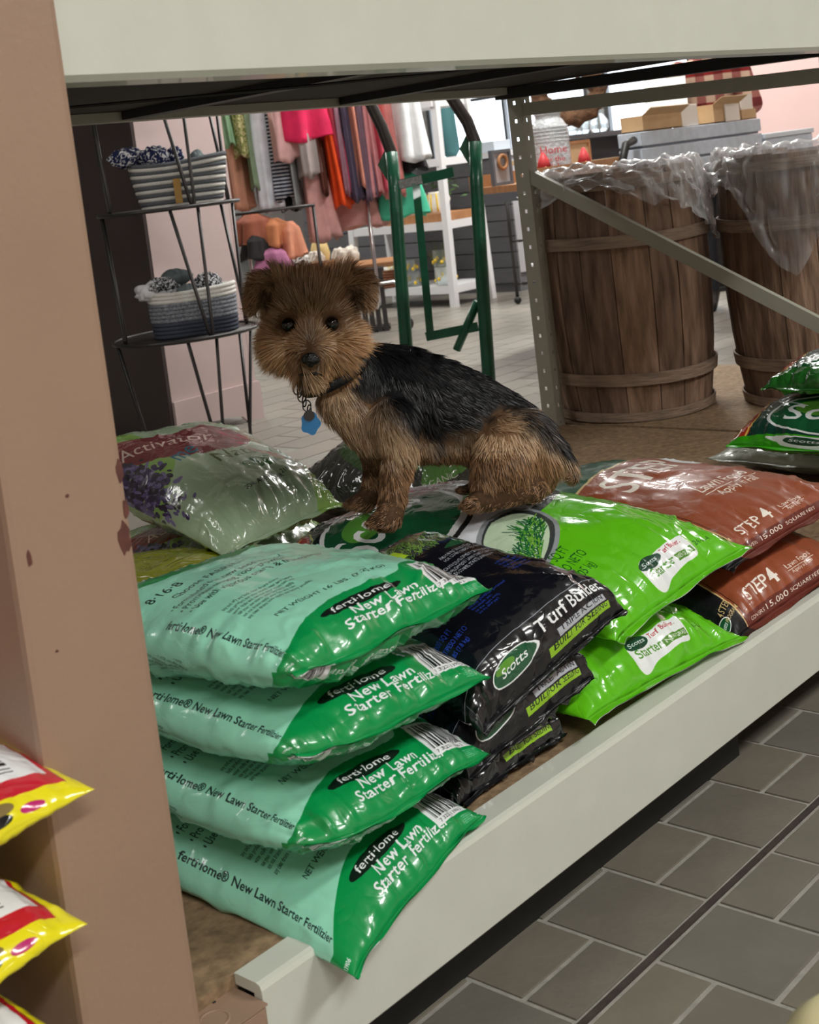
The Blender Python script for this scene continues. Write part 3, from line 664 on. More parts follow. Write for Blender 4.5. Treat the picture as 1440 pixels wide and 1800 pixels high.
T.rect(-.02, -.945, .60, -.88, (150, 200, 40), 3); T.text('BUILT FOR SEEDING', .01, -.930, 30, (24, 34, 20), 3, .70, .015, .1, fit=255)
T.text('230', -.965, -.80, 26, (200, 200, 200), 0, .8); T.line([(-.9, -.62), (-.88, -1)], 3, (120, 124, 130))
B_ = Canvas(CW, CH, (22, 22, 26)); B_.small(-.6, -.5, 600, 12, 14, (190, 190, 196), 0, 4)
M['bag_black'] = print_mat('black_bag_print', two('black_bag_print', T, B_), .22, .7, (45, .15), .28)

# --- lime starter food bag
LIME = (96, 190, 24)
def lime_bag(back_logo=True):
    T = Canvas(CW, CH, LIME)
    T.smooth([(-1.1, -.26), (-.7, -.27), (-.4, -.235), (-.1, -.19), (.3, -.12), (.7, .02), (1.1, .2), (1.1, 1.1), (-1.1, 1.1)], (70, 74, 76))
    T.smooth([(-1.1, -.22), (-.7, -.225), (-.4, -.195), (-.1, -.15), (.3, -.08), (.7, .08), (1.1, .3), (1.1, 1.1), (-1.1, 1.1)], (226, 229, 236))
    T.fuzz(-1, -.46, 1, .2, [(130, 214, 60), (80, 170, 16)], 500, 10, 20, 10, 1.5, 5, mask=lambda a, b: b < -.28+.14*(a+1) and b > -.48+.14*(a+1))
    T.smooth([(-1.1, .14), (-.85, .12), (-.72, .22), (-.60, .48), (-.3, .62), (.1, .58), (.6, .62), (1.1, .7), (1.1, 1.1), (-1.1, 1.1)], (20, 58, 46))
    T.fuzz(-1, .14, 1, 1, [(30, 78, 62), (16, 44, 36), (44, 98, 76), (22, 66, 50)], 2600, 22, 90, 80, 2, 7, mask=lambda a, b: b > .2+.5*(a+1) or a < -.82)
    T.ellipse(-.40, .28, 235, 200, (30, 36, 38), 14); T.ellipse(-.40, .28, 224, 188, WHT, 14); T.ellipse(-.40, .28, 210, 172, (26, 84, 52), 14); T.ellipse(-.46, .36, 90, 60, (88, 150, 60), 14)
    T.text('Scotts', -.78, .20, 130, WHT, 10, .78, .03, .2, fit=340)
    T.text('TURF BUILDER', -.02, .30, 52, (150, 30, 40), 8, .8, .03, fit=330); T.smooth([(-.05, .10), (.05, .14), (.18, .10), (.31, .14), (.35, .11), (.23, .07), (.1, .07)], (90, 170, 50))
    T.smooth([(-1.1, .40), (-.90, .48), (-.66, .58), (-.50, .72), (-.42, 1.1), (-1.1, 1.1)], (168, 38, 26)); T.text('IMPROVED SEED', -.88, .53, 44, (240, 190, 50), 36, .8, .03); T.text('Also great for SOD', -.78, .51, 26, (220, 200, 190), 36, .8)
    T.line([(-1.0, .42), (-.88, .46), (-.64, .56), (-.48, .70), (-.40, 1.0)], 6, (206, 210, 120))
    T.text('70% LARGER', -.04, -.03, 50, (44, 120, 44), 12, .80, .05, fit=250); T.text('35% THICKER', .02, -.12, 50, (30, 84, 56), 12, .80, .05, fit=260)
    cx_, cy_ = -.38, -.24
    T.ellipse(cx_, cy_, 178, 98, (150, 156, 160), 24); T.ellipse(cx_, cy_, 165, 86, (60, 66, 66), 24); T.ellipse(cx_-.02, cy_, 155, 78, (200, 222, 190), 24)
    r_ = random.Random(5)
    for k in range(260):
        x = r_.uniform(-120, 110); yb = r_.uniform(-50, 8); t = math.radians(24); L = r_.uniform(30, 76); w_ = math.radians(r_.uniform(20, 100))
        X, Y = (x*math.cos(t)-yb*math.sin(t)), (x*math.sin(t)+yb*math.cos(t)); T.line([(cx_-.02+X/CW*2, cy_-.02+Y/CH*2), (cx_-.02+(X+L*math.cos(w_))/CW*2, cy_-.02+(Y+L*.6*math.sin(w_))/CH*2)], 3, r_.choice([(38, 110, 60), (70, 150, 50), (24, 84, 56), (120, 180, 60)]))
    T.text('COVERS 14,000 SQ FT', -.92, -.44, 30, (26, 84, 30), 0, .62, fit=270); T.text('NET WT/PESO NETO', -.84, -.51, 30, (26, 84, 30), 0, .62, fit=250); T.text('42 LB (19.05 kg)', -.74, -.58, 30, (26, 84, 30), 0, .62, fit=180)
    # front label
    T.smooth([(-.14, -.72), (.0, -.715), (.29, -.70), (.32, -.72), (.30, -.86), (.18, -.875), (.0, -.90), (-.12, -.955), (-.17, -.86)], WHT, 5)
    T.ellipse(-.065, -.745, 42, 27, (20, 66, 46), 4); T.text('Scotts', -.065, -.755, 18, WHT, 4, .7, .02, .2, 'c', fit=66)
    T.text('Turf Builder.', .045, -.752, 20, (176, 30, 50), 4, .62, .02, fit=96); T.text('Starter', -.125, -.845, 40, (84, 150, 50), 4, .66, .03, fit=100)
    T.rect(.105, -.84, .30, -.79, (84, 140, 44), 4); T.text('NEW GRASS', .115, -.832, 18, WHT, 4, .66, .02, fit=78); T.text('24-25-4', .37, -.80, 24, (30, 92, 20), 2, .66, fit=84)
    B_ = Canvas(CW, CH, (84, 176, 20)); B_.poly([(-1, -1), (1, -1), (1, -.985), (-1, -.985)], (220, 230, 210)); B_.small(-.6, -.2, 600, 14, 14, (30, 80, 20), 0, 6)
    return two('lime_bag_print', T, B_)
M['bag_lime'] = print_mat('lime_bag_print', lime_bag(), .22, .7, (50, .15), .22)

# --- brown fall lawn food bag
BRN = (146, 74, 46); GLD = (214, 186, 130)
T = Canvas(CW, CH, BRN)
T.poly([(-1, .20), (-.6, .22), (-.2, .26), (.3, .30), (1, .31), (1, 1), (-1, 1)], (30, 84, 58)); T.fuzz(-1, .31, 1, 1, [(38, 98, 66), (20, 66, 46), (60, 120, 84)], 2200, 20, 85, 50, 2, 8); T.line([(-.62, .215), (-.2, .255), (.3, .295), (1, .305)], 12, GLD)
T.poly([(-1, -1), (-.56, -1), (-.58, -.6), (-.60, 0), (-.58, .22), (-1, .22)], (20, 20, 24)); T.line([(-.56, -.98), (-.575, -.6), (-.595, 0), (-.58, .22)], 7, GLD); T.line([(-.53, -.98), (-.545, -.6), (-.565, 0), (-.55, .21)], 3, (60, 30, 20))
T.text('STEP', -.36, -.03, 130, (236, 226, 214), 2, .98, .03, fit=300); T.smooth([(.34, -.02), (.42, .24), (.52, .24), (.46, .05), (.70, .05), (.70, .0), (.5, -.03)], WHT); T.rect(.56, -.12, .62, .16, WHT)
T.text('Lawn Food', -.20, -.35, 50, (236, 226, 214), 0, .72, .01, fit=230); T.line([(-.20, -.375), (.36, -.375)], 4, (236, 226, 214)); T.text('Apply in Fall', -.12, -.44, 36, (236, 226, 214), 0, .72, .01, fit=180)
T.text('STEP', -.42, -.80, 62, (240, 232, 222), 2, .72, .02, fit=120); T.text('4', -.13, -.805, 80, (240, 232, 222), 2, .7, .03); T.text('Lawn Food', .04, -.77, 28, (236, 226, 214), 2, .72, fit=110); T.line([(.04, -.785), (.30, -.78)], 3, (236, 226, 214)); T.text('Apply in Fall', .06, -.82, 20, (236, 226, 214), 2, .72, fit=90)
T.ellipse(-.86, -.77, 66, 42, WHT, 4); T.ellipse(-.86, -.77, 60, 36, (24, 84, 52), 4); T.text('Scotts', -.86, -.785, 28, WHT, 4, .68, .02, .2, 'c')
T.text('4', -.77, -.72, 36, GLD, 4, .7, .02); T.text('STEP', -.72, -.715, 36, GLD, 4, .66, .02); T.text('PROGRAM', -.77, -.785, 25, GLD, 4, .62, .01)
T.poly([(-.56, -.87), (1, -.87), (1, -1), (-.555, -1)], (104, 44, 32)); T.text('COVERS', -.50, -.95, 24, (236, 226, 214), 1, .75, fit=80); T.text('15,000', -.30, -.95, 34, (236, 226, 214), 1, .75, .01, fit=110); T.text('SQUARE FEET', -.03, -.945, 24, (236, 226, 214), 1, .75, fit=150)
T.ellipse(-.80, .12, 70, 60, (30, 90, 170)); T.text('Smart', -.88, .14, 34, WHT, 8, .8, .03); T.text('Start', -.86, .07, 34, WHT, 8, .8, .03); T.small(-.95, -.05, 180, 3, 12, (40, 110, 200), 0, 5)
B_ = Canvas(CW, CH, (104, 44, 32))
M['bag_brown'] = print_mat('brown_bag_print', two('brown_bag_print', T, B_), .38, .25, (45, .15), .15)

# --- pale green soil bag in clear wrap
T = Canvas(CW, CH, (166, 190, 156))
T.smooth([(-.35, -1.1), (1.1, -1.1), (1.1, .5), (.4, .6), (-.2, .2), (-.3, -.5)], (160, 182, 150)); T.smooth([(.45, -1.1), (1.1, -1.1), (1.1, .2), (.7, -.3)], (138, 176, 90)); T.smooth([(-1.1, -.2), (-.35, -.1), (-.25, .5), (-.1, 1.1), (-1.1, 1.1)], (140, 182, 90))
T.smooth([(-1.1, .16), (-.8, .12), (-.5, .0), (-.2, -.13), (.1, -.16), (.34, -.06), (.40, .10), (.2, .22), (-.2, .24), (-.6, .34), (-1.1, .40)], (122, 30, 40))
r_ = random.Random(2)
for k in range(420):
    a = r_.gauss(-.78, .12); b_ = r_.gauss(-.08, .12)
    if a > -.46: continue
    T.ellipse(a, b_, r_.uniform(8, 22), r_.uniform(5, 13), r_.choice([(66, 50, 96), (44, 30, 66), (100, 88, 138), (36, 22, 44), (124, 116, 160)]), r_.uniform(0, 180))
T.text('Activator', -.62, .13, 66, (220, 196, 182), -18, .75, .0, .1, fit=320); T.small(-.75, .32, 260, 3, 18, (200, 160, 150), -8, 3); T.text('me', -.36, -.14, 70, (30, 110, 136), 10, .8, .02)
T.text('Natural', -.14, -.28, 70, (80, 92, 46), 4, .85, .0, .1, fit=280); T.smooth([(.0, -.36), (.18, -.31), (.40, -.36), (.18, -.43)], (56, 112, 46)); T.ellipse(-.86, .40, 50, 50, (214, 204, 140)); T.text('SOIL ACTIVATOR', -.16, -.60, 24, (30, 36, 30), 8, .8, .03, fit=190); T.text('2102', .26, -.53, 24, (30, 36, 30), 8, .8, .03)
B_ = Canvas(CW, CH, (140, 172, 104))
im_nat = two('pale_bag_print', T, B_)
M['bag_pale'] = print_mat('pale_bag_print', im_nat, .26, .7, (50, .2), .25)

# --- yellow green, dark, white and red bags
T = Canvas(CW, CH, (146, 152, 16)); T.rect(-1, .3, 1, 1, (150, 150, 60)); T.text('32102', .1, -.1, 34, (40, 44, 10), 0, .8, .03); T.rect(-.9, .1, -.4, .3, (120, 40, 40)); B_ = Canvas(CW, CH, (130, 140, 20))
M['bag_yellow'] = print_mat('yellow_bag_print', two('yellow_bag_print', T, B_), .22, .8, (50, .2), .5)
T = Canvas(CW, CH, (44, 46, 42)); T.smooth([(-.6, -.5), (.1, -.7), (.7, -.2), (.3, .3), (-.4, .2)], (46, 84, 34)); T.smooth([(-.2, -.9), (.5, -.8), (.6, -.5), (0, -.6)], (70, 110, 50)); T.text('Organic', -.5, .5, 80, (150, 152, 140), 0, .8); T.text('ORGANIC', -.3, -.9, 40, (170, 172, 160), 0, .8); B_ = Canvas(CW, CH, (40, 38, 36))
M['bag_dark'] = print_mat('dark_bag_print', two('dark_bag_print', T, B_), .2, .8, (50, .2), .5)
T = Canvas(CW, CH, (206, 212, 200)); T.poly([(-1, .1), (1, .2), (1, 1), (-1, 1)], (16, 44, 34)); scotts(T, -.1, .4, 150, 0); T.small(-.8, -.1, 760, 10, 24, (50, 56, 50), 0, 6); B_ = Canvas(CW, CH, (180, 190, 176))
M['bag_white'] = print_mat('white_bag_print', two('white_bag_print', T, B_), .3, .6, (50, .2), .4)
# dark green grass bag with red corner and lime front (right edge)
T = Canvas(CW, CH, (22, 62, 50)); T.fuzz(-1, -.6, 1, 1, [(30, 84, 66), (16, 48, 38), (54, 104, 82)], 2600, 18, 90, 80, 2, 9)
T.smooth([(-1.1, -.85), (-.66, -.85), (-.62, -.5), (-.58, .0), (-.52, 1.1), (-1.1, 1.1)], (172, 52, 34)); T.line([(-.65, -.84), (-.61, -.5), (-.57, .0), (-.51, 1)], 8, (226, 190, 90)); T.text('IMPROVED', -.74, -.78, 50, (230, 180, 50), 84, .8, .03); T.text('Also great', -.68, -.76, 24, (230, 220, 210), 84, .8)
T.ellipse(.05, -.55, 240, 180, WHT, 8); T.ellipse(.05, -.55, 226, 166, (26, 88, 52), 8); T.ellipse(-.03, -.47, 110, 80, (86, 146, 50), 8); T.text('Scotts', .05, -.62, 130, WHT, 8, .72, .03, .2, 'c', fit=350)
T.line([(-.42, -.38), (-.2, -.46)], 5, WHT); T.line([(-.45, -.36), (-.33, -.46)], 5, WHT)
T.poly([(-1, -.84), (1, -.84), (1, -1), (-1, -1)], (58, 166, 24)); T.smooth([(-.38, -.865), (.5, -.86), (.7, -.90), (.6, -.99), (-.2, -.99), (-.34, -.94)], WHT, 5)
T.ellipse(-.16, -.915, 60, 30, (20, 70, 46), 0); T.text('Scotts', -.16, -.927, 22, WHT, 0, .7, .02, .2, 'c', fit=90); T.text('Turf Builder', .02, -.905, 22, (150, 36, 44), 0, .66, .02, fit=120); T.text('Starter', -.0, -.965, 40, (84, 150, 60), 0, .7, .03, .1, fit=150)
B_ = Canvas(CW, CH, (52, 140, 24))
M['bag_grass'] = print_mat('grass_bag_print', two('grass_bag_print', T, B_), .24, .7, (50, .2), .4)
T2 = Canvas(CW, CH, (32, 96, 44)); T2.A[:] = T.A; T2.poly([(-1, -.56), (1, -.56), (1, -1), (-1, -1)], (34, 96, 34)); T2.fuzz(-1, -1, 1, -.56, [(44, 116, 40), (24, 74, 26)], 500, 40, 90, 12, 2, 4); T2.ellipse(.05, -.72, 110, 60, WHT, 0); T2.ellipse(.05, -.72, 102, 52, (22, 74, 48), 0); T2.text('Scotts', .05, -.74, 42, WHT, 0, .7, .02, .2, 'c')
M['bag_grass2'] = print_mat('grass_bag_print_dark', two('grass_bag_print_dark', T2, B_), .24, .7, (50, .2), .5)
RED = (196, 20, 44); YEL = (238, 226, 20)
T = Canvas(CW, CH, YEL); T.poly([(-1, -.80), (.78, -.80), (.78, .86), (-1, .86)], RED); [T.ellipse(a_, b_, 30, 22, c_) for a_, b_, c_ in ((.0, -.92, (30, 130, 190)), (.03, -.86, (60, 150, 200)), (.16, -.92, (20, 20, 24)), (.2, -.86, (40, 60, 50)), (.32, -.91, (20, 20, 24)), (.5, -.90, (190, 30, 110)), (.35, -.85, (130, 110, 60)))]; T.barcode(.28, -.42, 360, 400, 90, 30, 4, False)
B_ = Canvas(CW, CH, YEL); B_.poly([(-1, -.70), (.7, -.70), (.7, 1), (-1, 1)], YEL)
for k, (a, b_, c_) in enumerate(((.0, -.86, (30, 130, 190)), (.02, -.78, (60, 150, 200)), (.17, -.86, (20, 20, 24)), (.2, -.79, (40, 60, 50)), (.33, -.86, (20, 20, 24)), (.5, -.85, (190, 30, 110)), (.35, -.79, (130, 110, 60)))): B_.ellipse(a, b_, 34, 28, c_)
M['bag_red'] = print_mat('red_bag_print', two('red_bag_print', T, B_), .22, .7, (50, .2), .35)
# ------------------------------------------------------------------ bags on the deck; corners are the sealed seam corners (front-left, front-right, back-right, back-left)
G1 = 'mint and green fertiliser bags stacked beside the tan post'
def stk(L): return L
KM = dict(pa=.02, pb=.02, flange=.006, n_=2.9, e_=1.9, wob=0) if False else dict(pa=.02, pb=.02, flange=.006, n_=2.9, e_=1.9)
bag('fertiliser_bag', 'mint and green fertiliser bag at the bottom of its stack, hanging over the beam', (.862, .968, .212), (1.155, 1.032, .234), (1.175, 1.50, .262), (.835, 1.50, .262), .062, .038, M['bag_mint'], G1, 1, pa=.04, wr=.004, n_=2.4, flange=.006)
bag('fertiliser_bag', 'mint and green fertiliser bag, second from the bottom, under a curled corner barcode', (.845, .985, .330), (1.175, 1.03, .303), (1.185, 1.50, .352), (.838, 1.50, .352), .050, .044, M['bag_mint'], G1, 2, wr=.004, round_=(.16, 0, 0, 0), **KM)
bag('fertiliser_bag', 'mint and green fertiliser bag, third from the bottom of the mint stack', (.842, .985, .428), (1.19, 1.03, .393), (1.19, 1.50, .442), (.836, 1.50, .442), .050, .046, M['bag_mint'], G1, 3, wr=.004, round_=(.16, 0, 0, 0), **KM)
bag('fertiliser_bag', 'mint and green fertiliser bag on top of its stack with the black oval badge', (.842, .975, .520), (1.212, 1.03, .492), (1.205, 1.40, .495), (.84, 1.40, .508), .056, .048, M['bag_mint'], G1, 4, wr=.005, round_=(.14, 0, 0, 0), **KM)
G2 = 'black lawn food bags stacked beside the mint stack'
KB = dict(m_=1.9, n_=4.4, e_=2.8, flange=.006)
bag('lawn_food_bag', 'black lawn food bag at the bottom of the black stack, front slumped on the deck', (1.16, 1.075, .230), (1.385, 1.075, .236), (1.44, 1.45, .25), (1.19, 1.45, .25), .058, .008, M['bag_black'], G2, 5, **KB, wr=.005)
bag('lawn_food_bag', 'black lawn food bag in the middle of the black stack', (1.165, 1.055, .268), (1.43, 1.050, .300), (1.45, 1.45, .325), (1.19, 1.45, .325), .070, .012, M['bag_black'], G2, 6, **KB, wr=.005)
bag('lawn_food_bag', 'black lawn food bag on top of the black stack with the navy top face', (1.175, 1.035, .325), (1.485, 1.03, .378), (1.455, 1.37, .425), (1.19, 1.37, .40), .080, .012, M['bag_black'], G2, 7, **KB, wr=.0035)
G3 = 'lime green starter bags stacked under the dog'
bag('starter_bag', 'lime green starter bag lying on the deck under the other lime bag', (1.395, 1.045, .256), (1.80, 1.04, .232), (1.83, 1.62, .27), (1.40, 1.62, .27), .095, .035, M['bag_lime'], G3, 8, pa=.03, wr=.006)
bag('starter_bag', 'big lime green starter bag that the dog stands on', (1.50, 1.06, .325), (1.842, 1.04, .362), (1.80, 1.66, .400), (1.38, 1.66, .400), .095, .045, M['bag_lime'], G3, 9, pa=.03, wr=.005)
G4 = 'brown fall lawn food bags stacked on the far side of the lime bags'
bag('fall_food_bag', 'brown fall lawn food bag lying on the deck under the other brown bag', (1.795, 1.048, .226), (2.22, 1.04, .230), (2.28, 1.62, .27), (1.88, 1.62, .27), .085, .02, M['bag_brown'], G4, 10, wr=.005, m_=1.7, n_=3)
bag('fall_food_bag', 'brown fall lawn food bag lying on top with STEP in big letters', (1.845, 1.08, .318), (2.28, 1.06, .33), (2.31, 1.62, .34), (1.88, 1.60, .35), .065, .035, M['bag_brown'], G4, 11, wr=.005)
# right edge
bag('grass_seed_bag', 'white and dark bag lying flat under the green bags at the right edge', (2.70, 1.60, .262), (2.66, 1.09, .262), (3.05, 1.09, .262), (3.05, 1.60, .262), .05, .04, M['bag_white'], None, 12)
bag('grass_seed_bag', 'dark green lawn bag with lime front at the right edge, lower of the pair', (2.52, 1.44, .345), (2.50, .98, .338), (2.95, 1.0, .37), (2.96, 1.45, .37), .085, .035, M['bag_grass'], None, 13, pa=.02, wr=.003, m_=1.8, n_=3.2, e_=2)
bag('grass_seed_bag', 'dark green lawn bag with pleated end at the right edge, upper of the pair', (2.58, 1.38, .455), (2.56, .96, .455), (2.92, .98, .47), (2.94, 1.40, .47), .055, .030, M['bag_grass2'], None, 14, wr=.005, m_=1.9, n_=3.6, e_=2.2)
# behind the mint stack
bag('soil_bag', 'pale green soil bag partly hidden under the bag with the leaf print', (1.50, 1.90, .275), (1.90, 2.0, .275), (2.0, 2.34, .27), (1.60, 2.50, .27), .06, .05, M['bag_pale'], None, 15)
bag('soil_bag', 'pale green soil bag with leaf print, maroon band and purple lettuce in clear wrap', (1.475, 1.85, .368), (1.84, 1.92, .362), (1.97, 2.33, .445), (1.60, 2.62, .465), .095, .05, M['bag_pale'], None, 16, wr=.007)
bag('compost_bag', 'dark glossy bag with green leaf print behind the pale green soil bag', (2.02, 1.98, .27), (2.46, 2.0, .27), (2.48, 2.32, .27), (2.06, 2.36, .27), .13, .04, M['bag_dark'], None, 17, wr=.006)
bag('mulch_bag', 'yellow green bag between the tan post and the mint stack', (1.26, 1.78, .285), (1.60, 1.74, .285), (1.58, 2.03, .285), (1.30, 2.30, .285), .085, .06, M['bag_yellow'], None, 18, wr=.003)
# red bags on the neighbouring rack at the left edge
for k, (z, dx, y) in enumerate(((.520, 0, .965), (.420, -.032, .955), (.335, -.06, .95))):
    bag('red_bag', ['red and yellow bag at the left edge, topmost, with coloured dots on its side', 'red and yellow bag at the left edge, second from the top', 'red and yellow bag in the bottom left corner, mostly out of frame'][k], (.26+dx, y-.05, z+.0), (.602+dx, y, z), (.57+dx, 1.38, z+.03), (.20+dx, 1.38, z+.03), .060, .030, M['bag_red'], 'red and yellow bags on the neighbouring rack', 20+k, flat_ends=(False, True), pa=.01, wr=.003)
ns = thing('low_shelf', 'low tan shelf carrying the red and yellow bags at the left edge', 'shelf', (.0, 1.2, 0)); b = MB(); b.bb((-.35, -.22, .24), (.52, .30, .268)); b.build('shelf_board', M['osb'], ns)
for (x, y) in ((-.33, -.2), (.46, -.2), (-.33, .25), (.46, .25)): b = MB(); b.bb((x, y, 0), (x+.04, y+.04, .2395)); b.build('leg', M['tan'], ns)
# ------------------------------------------------------------------ the dog: joints in its own frame (x to the rump, y away, z up), metres
DOG_O = (1.53, 1.39, 0.475)
DOG_CH = [[(-0.1082, 0.0424, 0.219, 0.0402), (-0.0742, 0.0544, 0.198, 0.0629), (-0.0372, 0.0654, 0.176, 0.0769), (0.0094, 0.0742, 0.153, 0.0769), (0.0562, 0.0816, 0.128, 0.0734), (0.098, 0.084, 0.101, 0.0699), (0.1314, 0.0802, 0.077, 0.0647), (0.1606, 0.0758, 0.052, 0.0507)], [(-0.1582, 0.0224, 0.286, 0.0507), (-0.1324, 0.0268, 0.247, 0.0472), (-0.0904, 0.0428, 0.205, 0.0542)], [(-0.1252, 0.0164, 0.185, 0.0385), (-0.088, 0.026, 0.138, 0.0455), (-0.054, 0.028, 0.121, 0.0437)], [(-0.0446, -0.0128, 0.151, 0.0367), (-0.0404, -0.0222, 0.103, 0.0297), (-0.051, -0.033, 0.062, 0.0236), (-0.059, -0.042, 0.026, 0.0219), (-0.0644, -0.0542, 0.009, 0.0227), (-0.0742, -0.0656, 0.006, 0.0175)], [(-0.0878, 0.0846, 0.113, 0.0332), (-0.0934, 0.0888, 0.056, 0.0236), (-0.1048, 0.0836, 0.016, 0.0192), (-0.1152, 0.0714, 0.007, 0.0192), (-0.125, 0.065, 0.005, 0.0149)], [(0.1334, 0.0262, 0.089, 0.0542), (0.1128, 0.0004, 0.061, 0.0507), (0.0934, -0.0138, 0.039, 0.035), (0.1048, -0.0186, 0.024, 0.0262), (0.1562, -0.0084, 0.02, 0.0192)], [(0.1562, -0.0084, 0.017, 0.0192), (0.1204, -0.0228, 0.015, 0.0175), (0.086, -0.037, 0.013, 0.0166), (0.0664, -0.0448, 0.014, 0.0166)], [(0.1612, 0.0366, 0.061, 0.0455), (0.1658, 0.0344, 0.025, 0.0297)], [(0.1252, 0.1336, 0.062, 0.049), (0.1012, 0.1366, 0.016, 0.0367), (0.0712, 0.1216, -0.005, 0.0192), (0.0432, 0.1176, -0.009, 0.0149)], [(0.1842, 0.0706, 0.07, 0.021), (0.205, 0.06, 0.042, 0.0166), (0.2166, 0.0488, 0.015, 0.0105)], [(-0.0124, 0.0518, 0.107, 0.0437), (0.0482, 0.0576, 0.095, 0.0402), (0.0998, 0.0614, 0.075, 0.0437)]]
DOG_HC = (-0.1536, -0.0098, 0.314)
DOG_HAX = [(0.9876, 0.0997, -0.1212), (0.1116, -0.9891, 0.0956), (0.1104, 0.1079, 0.988)]   # right, towards the viewer, up
DOG_COLLAR = (-0.1314, 0.0248, 0.227)
DOG_COL_N = (-0.1564, 0.0048, 0.314)
DOG_COL_S = (-0.1062, 0.0384, 0.179)
DOG_RING = (-0.1804, -0.0472, 0.218)
DOG_TAG = (-0.1642, -0.0606, 0.166)
DOG_TOE1 = (-0.065, -0.065, 0.003)
DOG_SAD = [(-0.1468, 0.278), (-0.1186, 0.218), (-0.0878, 0.184), (-0.0462, 0.165), (-0.0232, 0.136), (0.0068, 0.093), (0.0692, 0.107), (0.116, 0.128), (0.1584, 0.114), (0.192, 0.07), (0.2114, 0.04)]
dog = thing('dog', 'small black and tan terrier standing on the lime bag, head turned to the viewer', 'dog', DOG_O, math.atan2(-.8, .6))
def capsule_chain(bm, ch):
    """tapered round limb through the joints, appended to bm as closed pieces"""
    for i in range(len(ch)-1):
        p, q = Vector(ch[i][:3]), Vector(ch[i+1][:3]); ra, rb = ch[i][3], ch[i+1][3]; n = max(2, int((q-p).length/(min(ra, rb)*.35))+1)
        for k in range(n+1):
            t = k/n
            bmesh.ops.create_icosphere(bm, subdivisions=2, radius=ra+(rb-ra)*t, matrix=Matrix.Translation(p.lerp(q, t)))
def ellip(bm, c, r, ax=None):
    m_ = Matrix.Translation(c) @ ((Matrix(ax).transposed()).to_4x4() if ax else Matrix.Identity(4)) @ Matrix.Diagonal((*r, 1))
    bmesh.ops.create_icosphere(bm, subdivisions=3, radius=1.0, matrix=m_)
HAX = [Vector(v) for v in DOG_HAX]; HC = Vector(DOG_HC)
def H(x, y, z): return HC + HAX[0]*x + HAX[1]*y + HAX[2]*z
bm = bmesh.new()
for ch in DOG_CH: capsule_chain(bm, ch)
ellip(bm, H(0, -.010, .006), (.064, .060, .058), DOG_HAX)           # skull
ellip(bm, H(-.030, .006, -.032), (.040, .044, .042), DOG_HAX); ellip(bm, H(.036, .006, -.032), (.040, .044, .042), DOG_HAX)   # cheeks
capsule_chain(bm, [(*H(.003, .030, -.034), .034), (*H(.004, .056, -.052), .026), (*H(.004, .070, -.056), .019)])                # muzzle
capsule_chain(bm, [(*H(.003, .030, -.064), .028), (*H(.004, .056, -.078), .016)])                                              # lower jaw
ellip(bm, H(-.030, .034, .012), (.020, .014, .010), DOG_HAX); ellip(bm, H(.036, .034, .012), (.020, .014, .010), DOG_HAX)    # brows
for sx in (-1, 1):                                                   # folded ears
    x0 = .003
    pts = [(.040, .0, .052, .016), (.064, .004, .062, .013), (.082, .010, .062, .010), (.090, .020, .046, .009), (.091, .026, .026, .007), (.086, .028, .010, .005)] if sx < 0 else [(.040, .0, .052, .016), (.062, .004, .062, .013), (.080, .010, .064, .010), (.088, .018, .052, .008), (.084, .026, .030, .007), (.080, .028, .018, .005)]
    capsule_chain(bm, [(*H(x0+sx*x, y, z), r) for (x, y, z, r) in pts])
    capsule_chain(bm, [(*H(x0+sx*(x*.80), y-.002, z-.004), r*.9) for (x, y, z, r) in pts[:5]])
    capsule_chain(bm, [(*H(x0+sx*(x*.92), y-.001, z-.004), r*.8) for (x, y, z, r) in pts[:5]])
# toes
def paw(c, dx, dy, s=1.0):
    d = Vector((dx, dy, 0)).normalized(); w_ = Vector((-d.y, d.x, 0))
    for k in (-1.5, -.5, .5, 1.5): capsule_chain(bm, [(*(Vector(c)+w_*k*.0095*s+Vector((0, 0, .004))), .009*s), (*(Vector(c)+w_*k*.0105*s+d*(.016-.003*abs(k))*s), .0075*s)])
PAWS = [(DOG_CH[3][-1][:3], -.6, -.7), (DOG_CH[4][-1][:3], -.8, -.5), (DOG_CH[6][-1][:3], -.95, -.3), (DOG_CH[8][-1][:3], -.95, -.3)]
for c_, dx, dy in PAWS: paw(c_, dx, dy)
me = bpy.data.meshes.new('body'); bm.to_mesh(me); bm.free()
body = bpy.data.objects.new('body', me); C.objects.link(body)
md = body.modifiers.new('r', 'REMESH'); md.mode = 'VOXEL'; md.voxel_size = .0045; md.use_smooth_shade = True
ms = body.modifiers.new('s', 'SMOOTH'); ms.iterations = 6; ms.factor = .5
dg = bpy.context.evaluated_depsgraph_get(); ev = body.evaluated_get(dg); me2 = bpy.data.meshes.new_from_object(ev); body.modifiers.clear(); body.data = me2; me2.name = 'body'; body.parent = dog
nv_ = len(me2.vertices); VC = np.zeros(nv_*3); me2.vertices.foreach_get('co', VC); VC = VC.reshape(-1, 3)
def seg_inside(P, a, b, r):
    a = np.array(a); b = np.array(b); ab = b-a; t = np.clip(((P-a)@ab)/(ab@ab), 0, 1); return np.linalg.norm(P-(a+t[:, None]*ab), axis=1)/r
EYES = [H(-.0305, .0455, -.007), H(.0350, .0455, -.005)]; NOSE = H(.005, .088, -.056)
sadx = np.array([p[0] for p in DOG_SAD]); sadz = np.array([p[1] for p in DOG_SAD])
hc = np.array(HC); hax = np.array([list(v) for v in HAX])
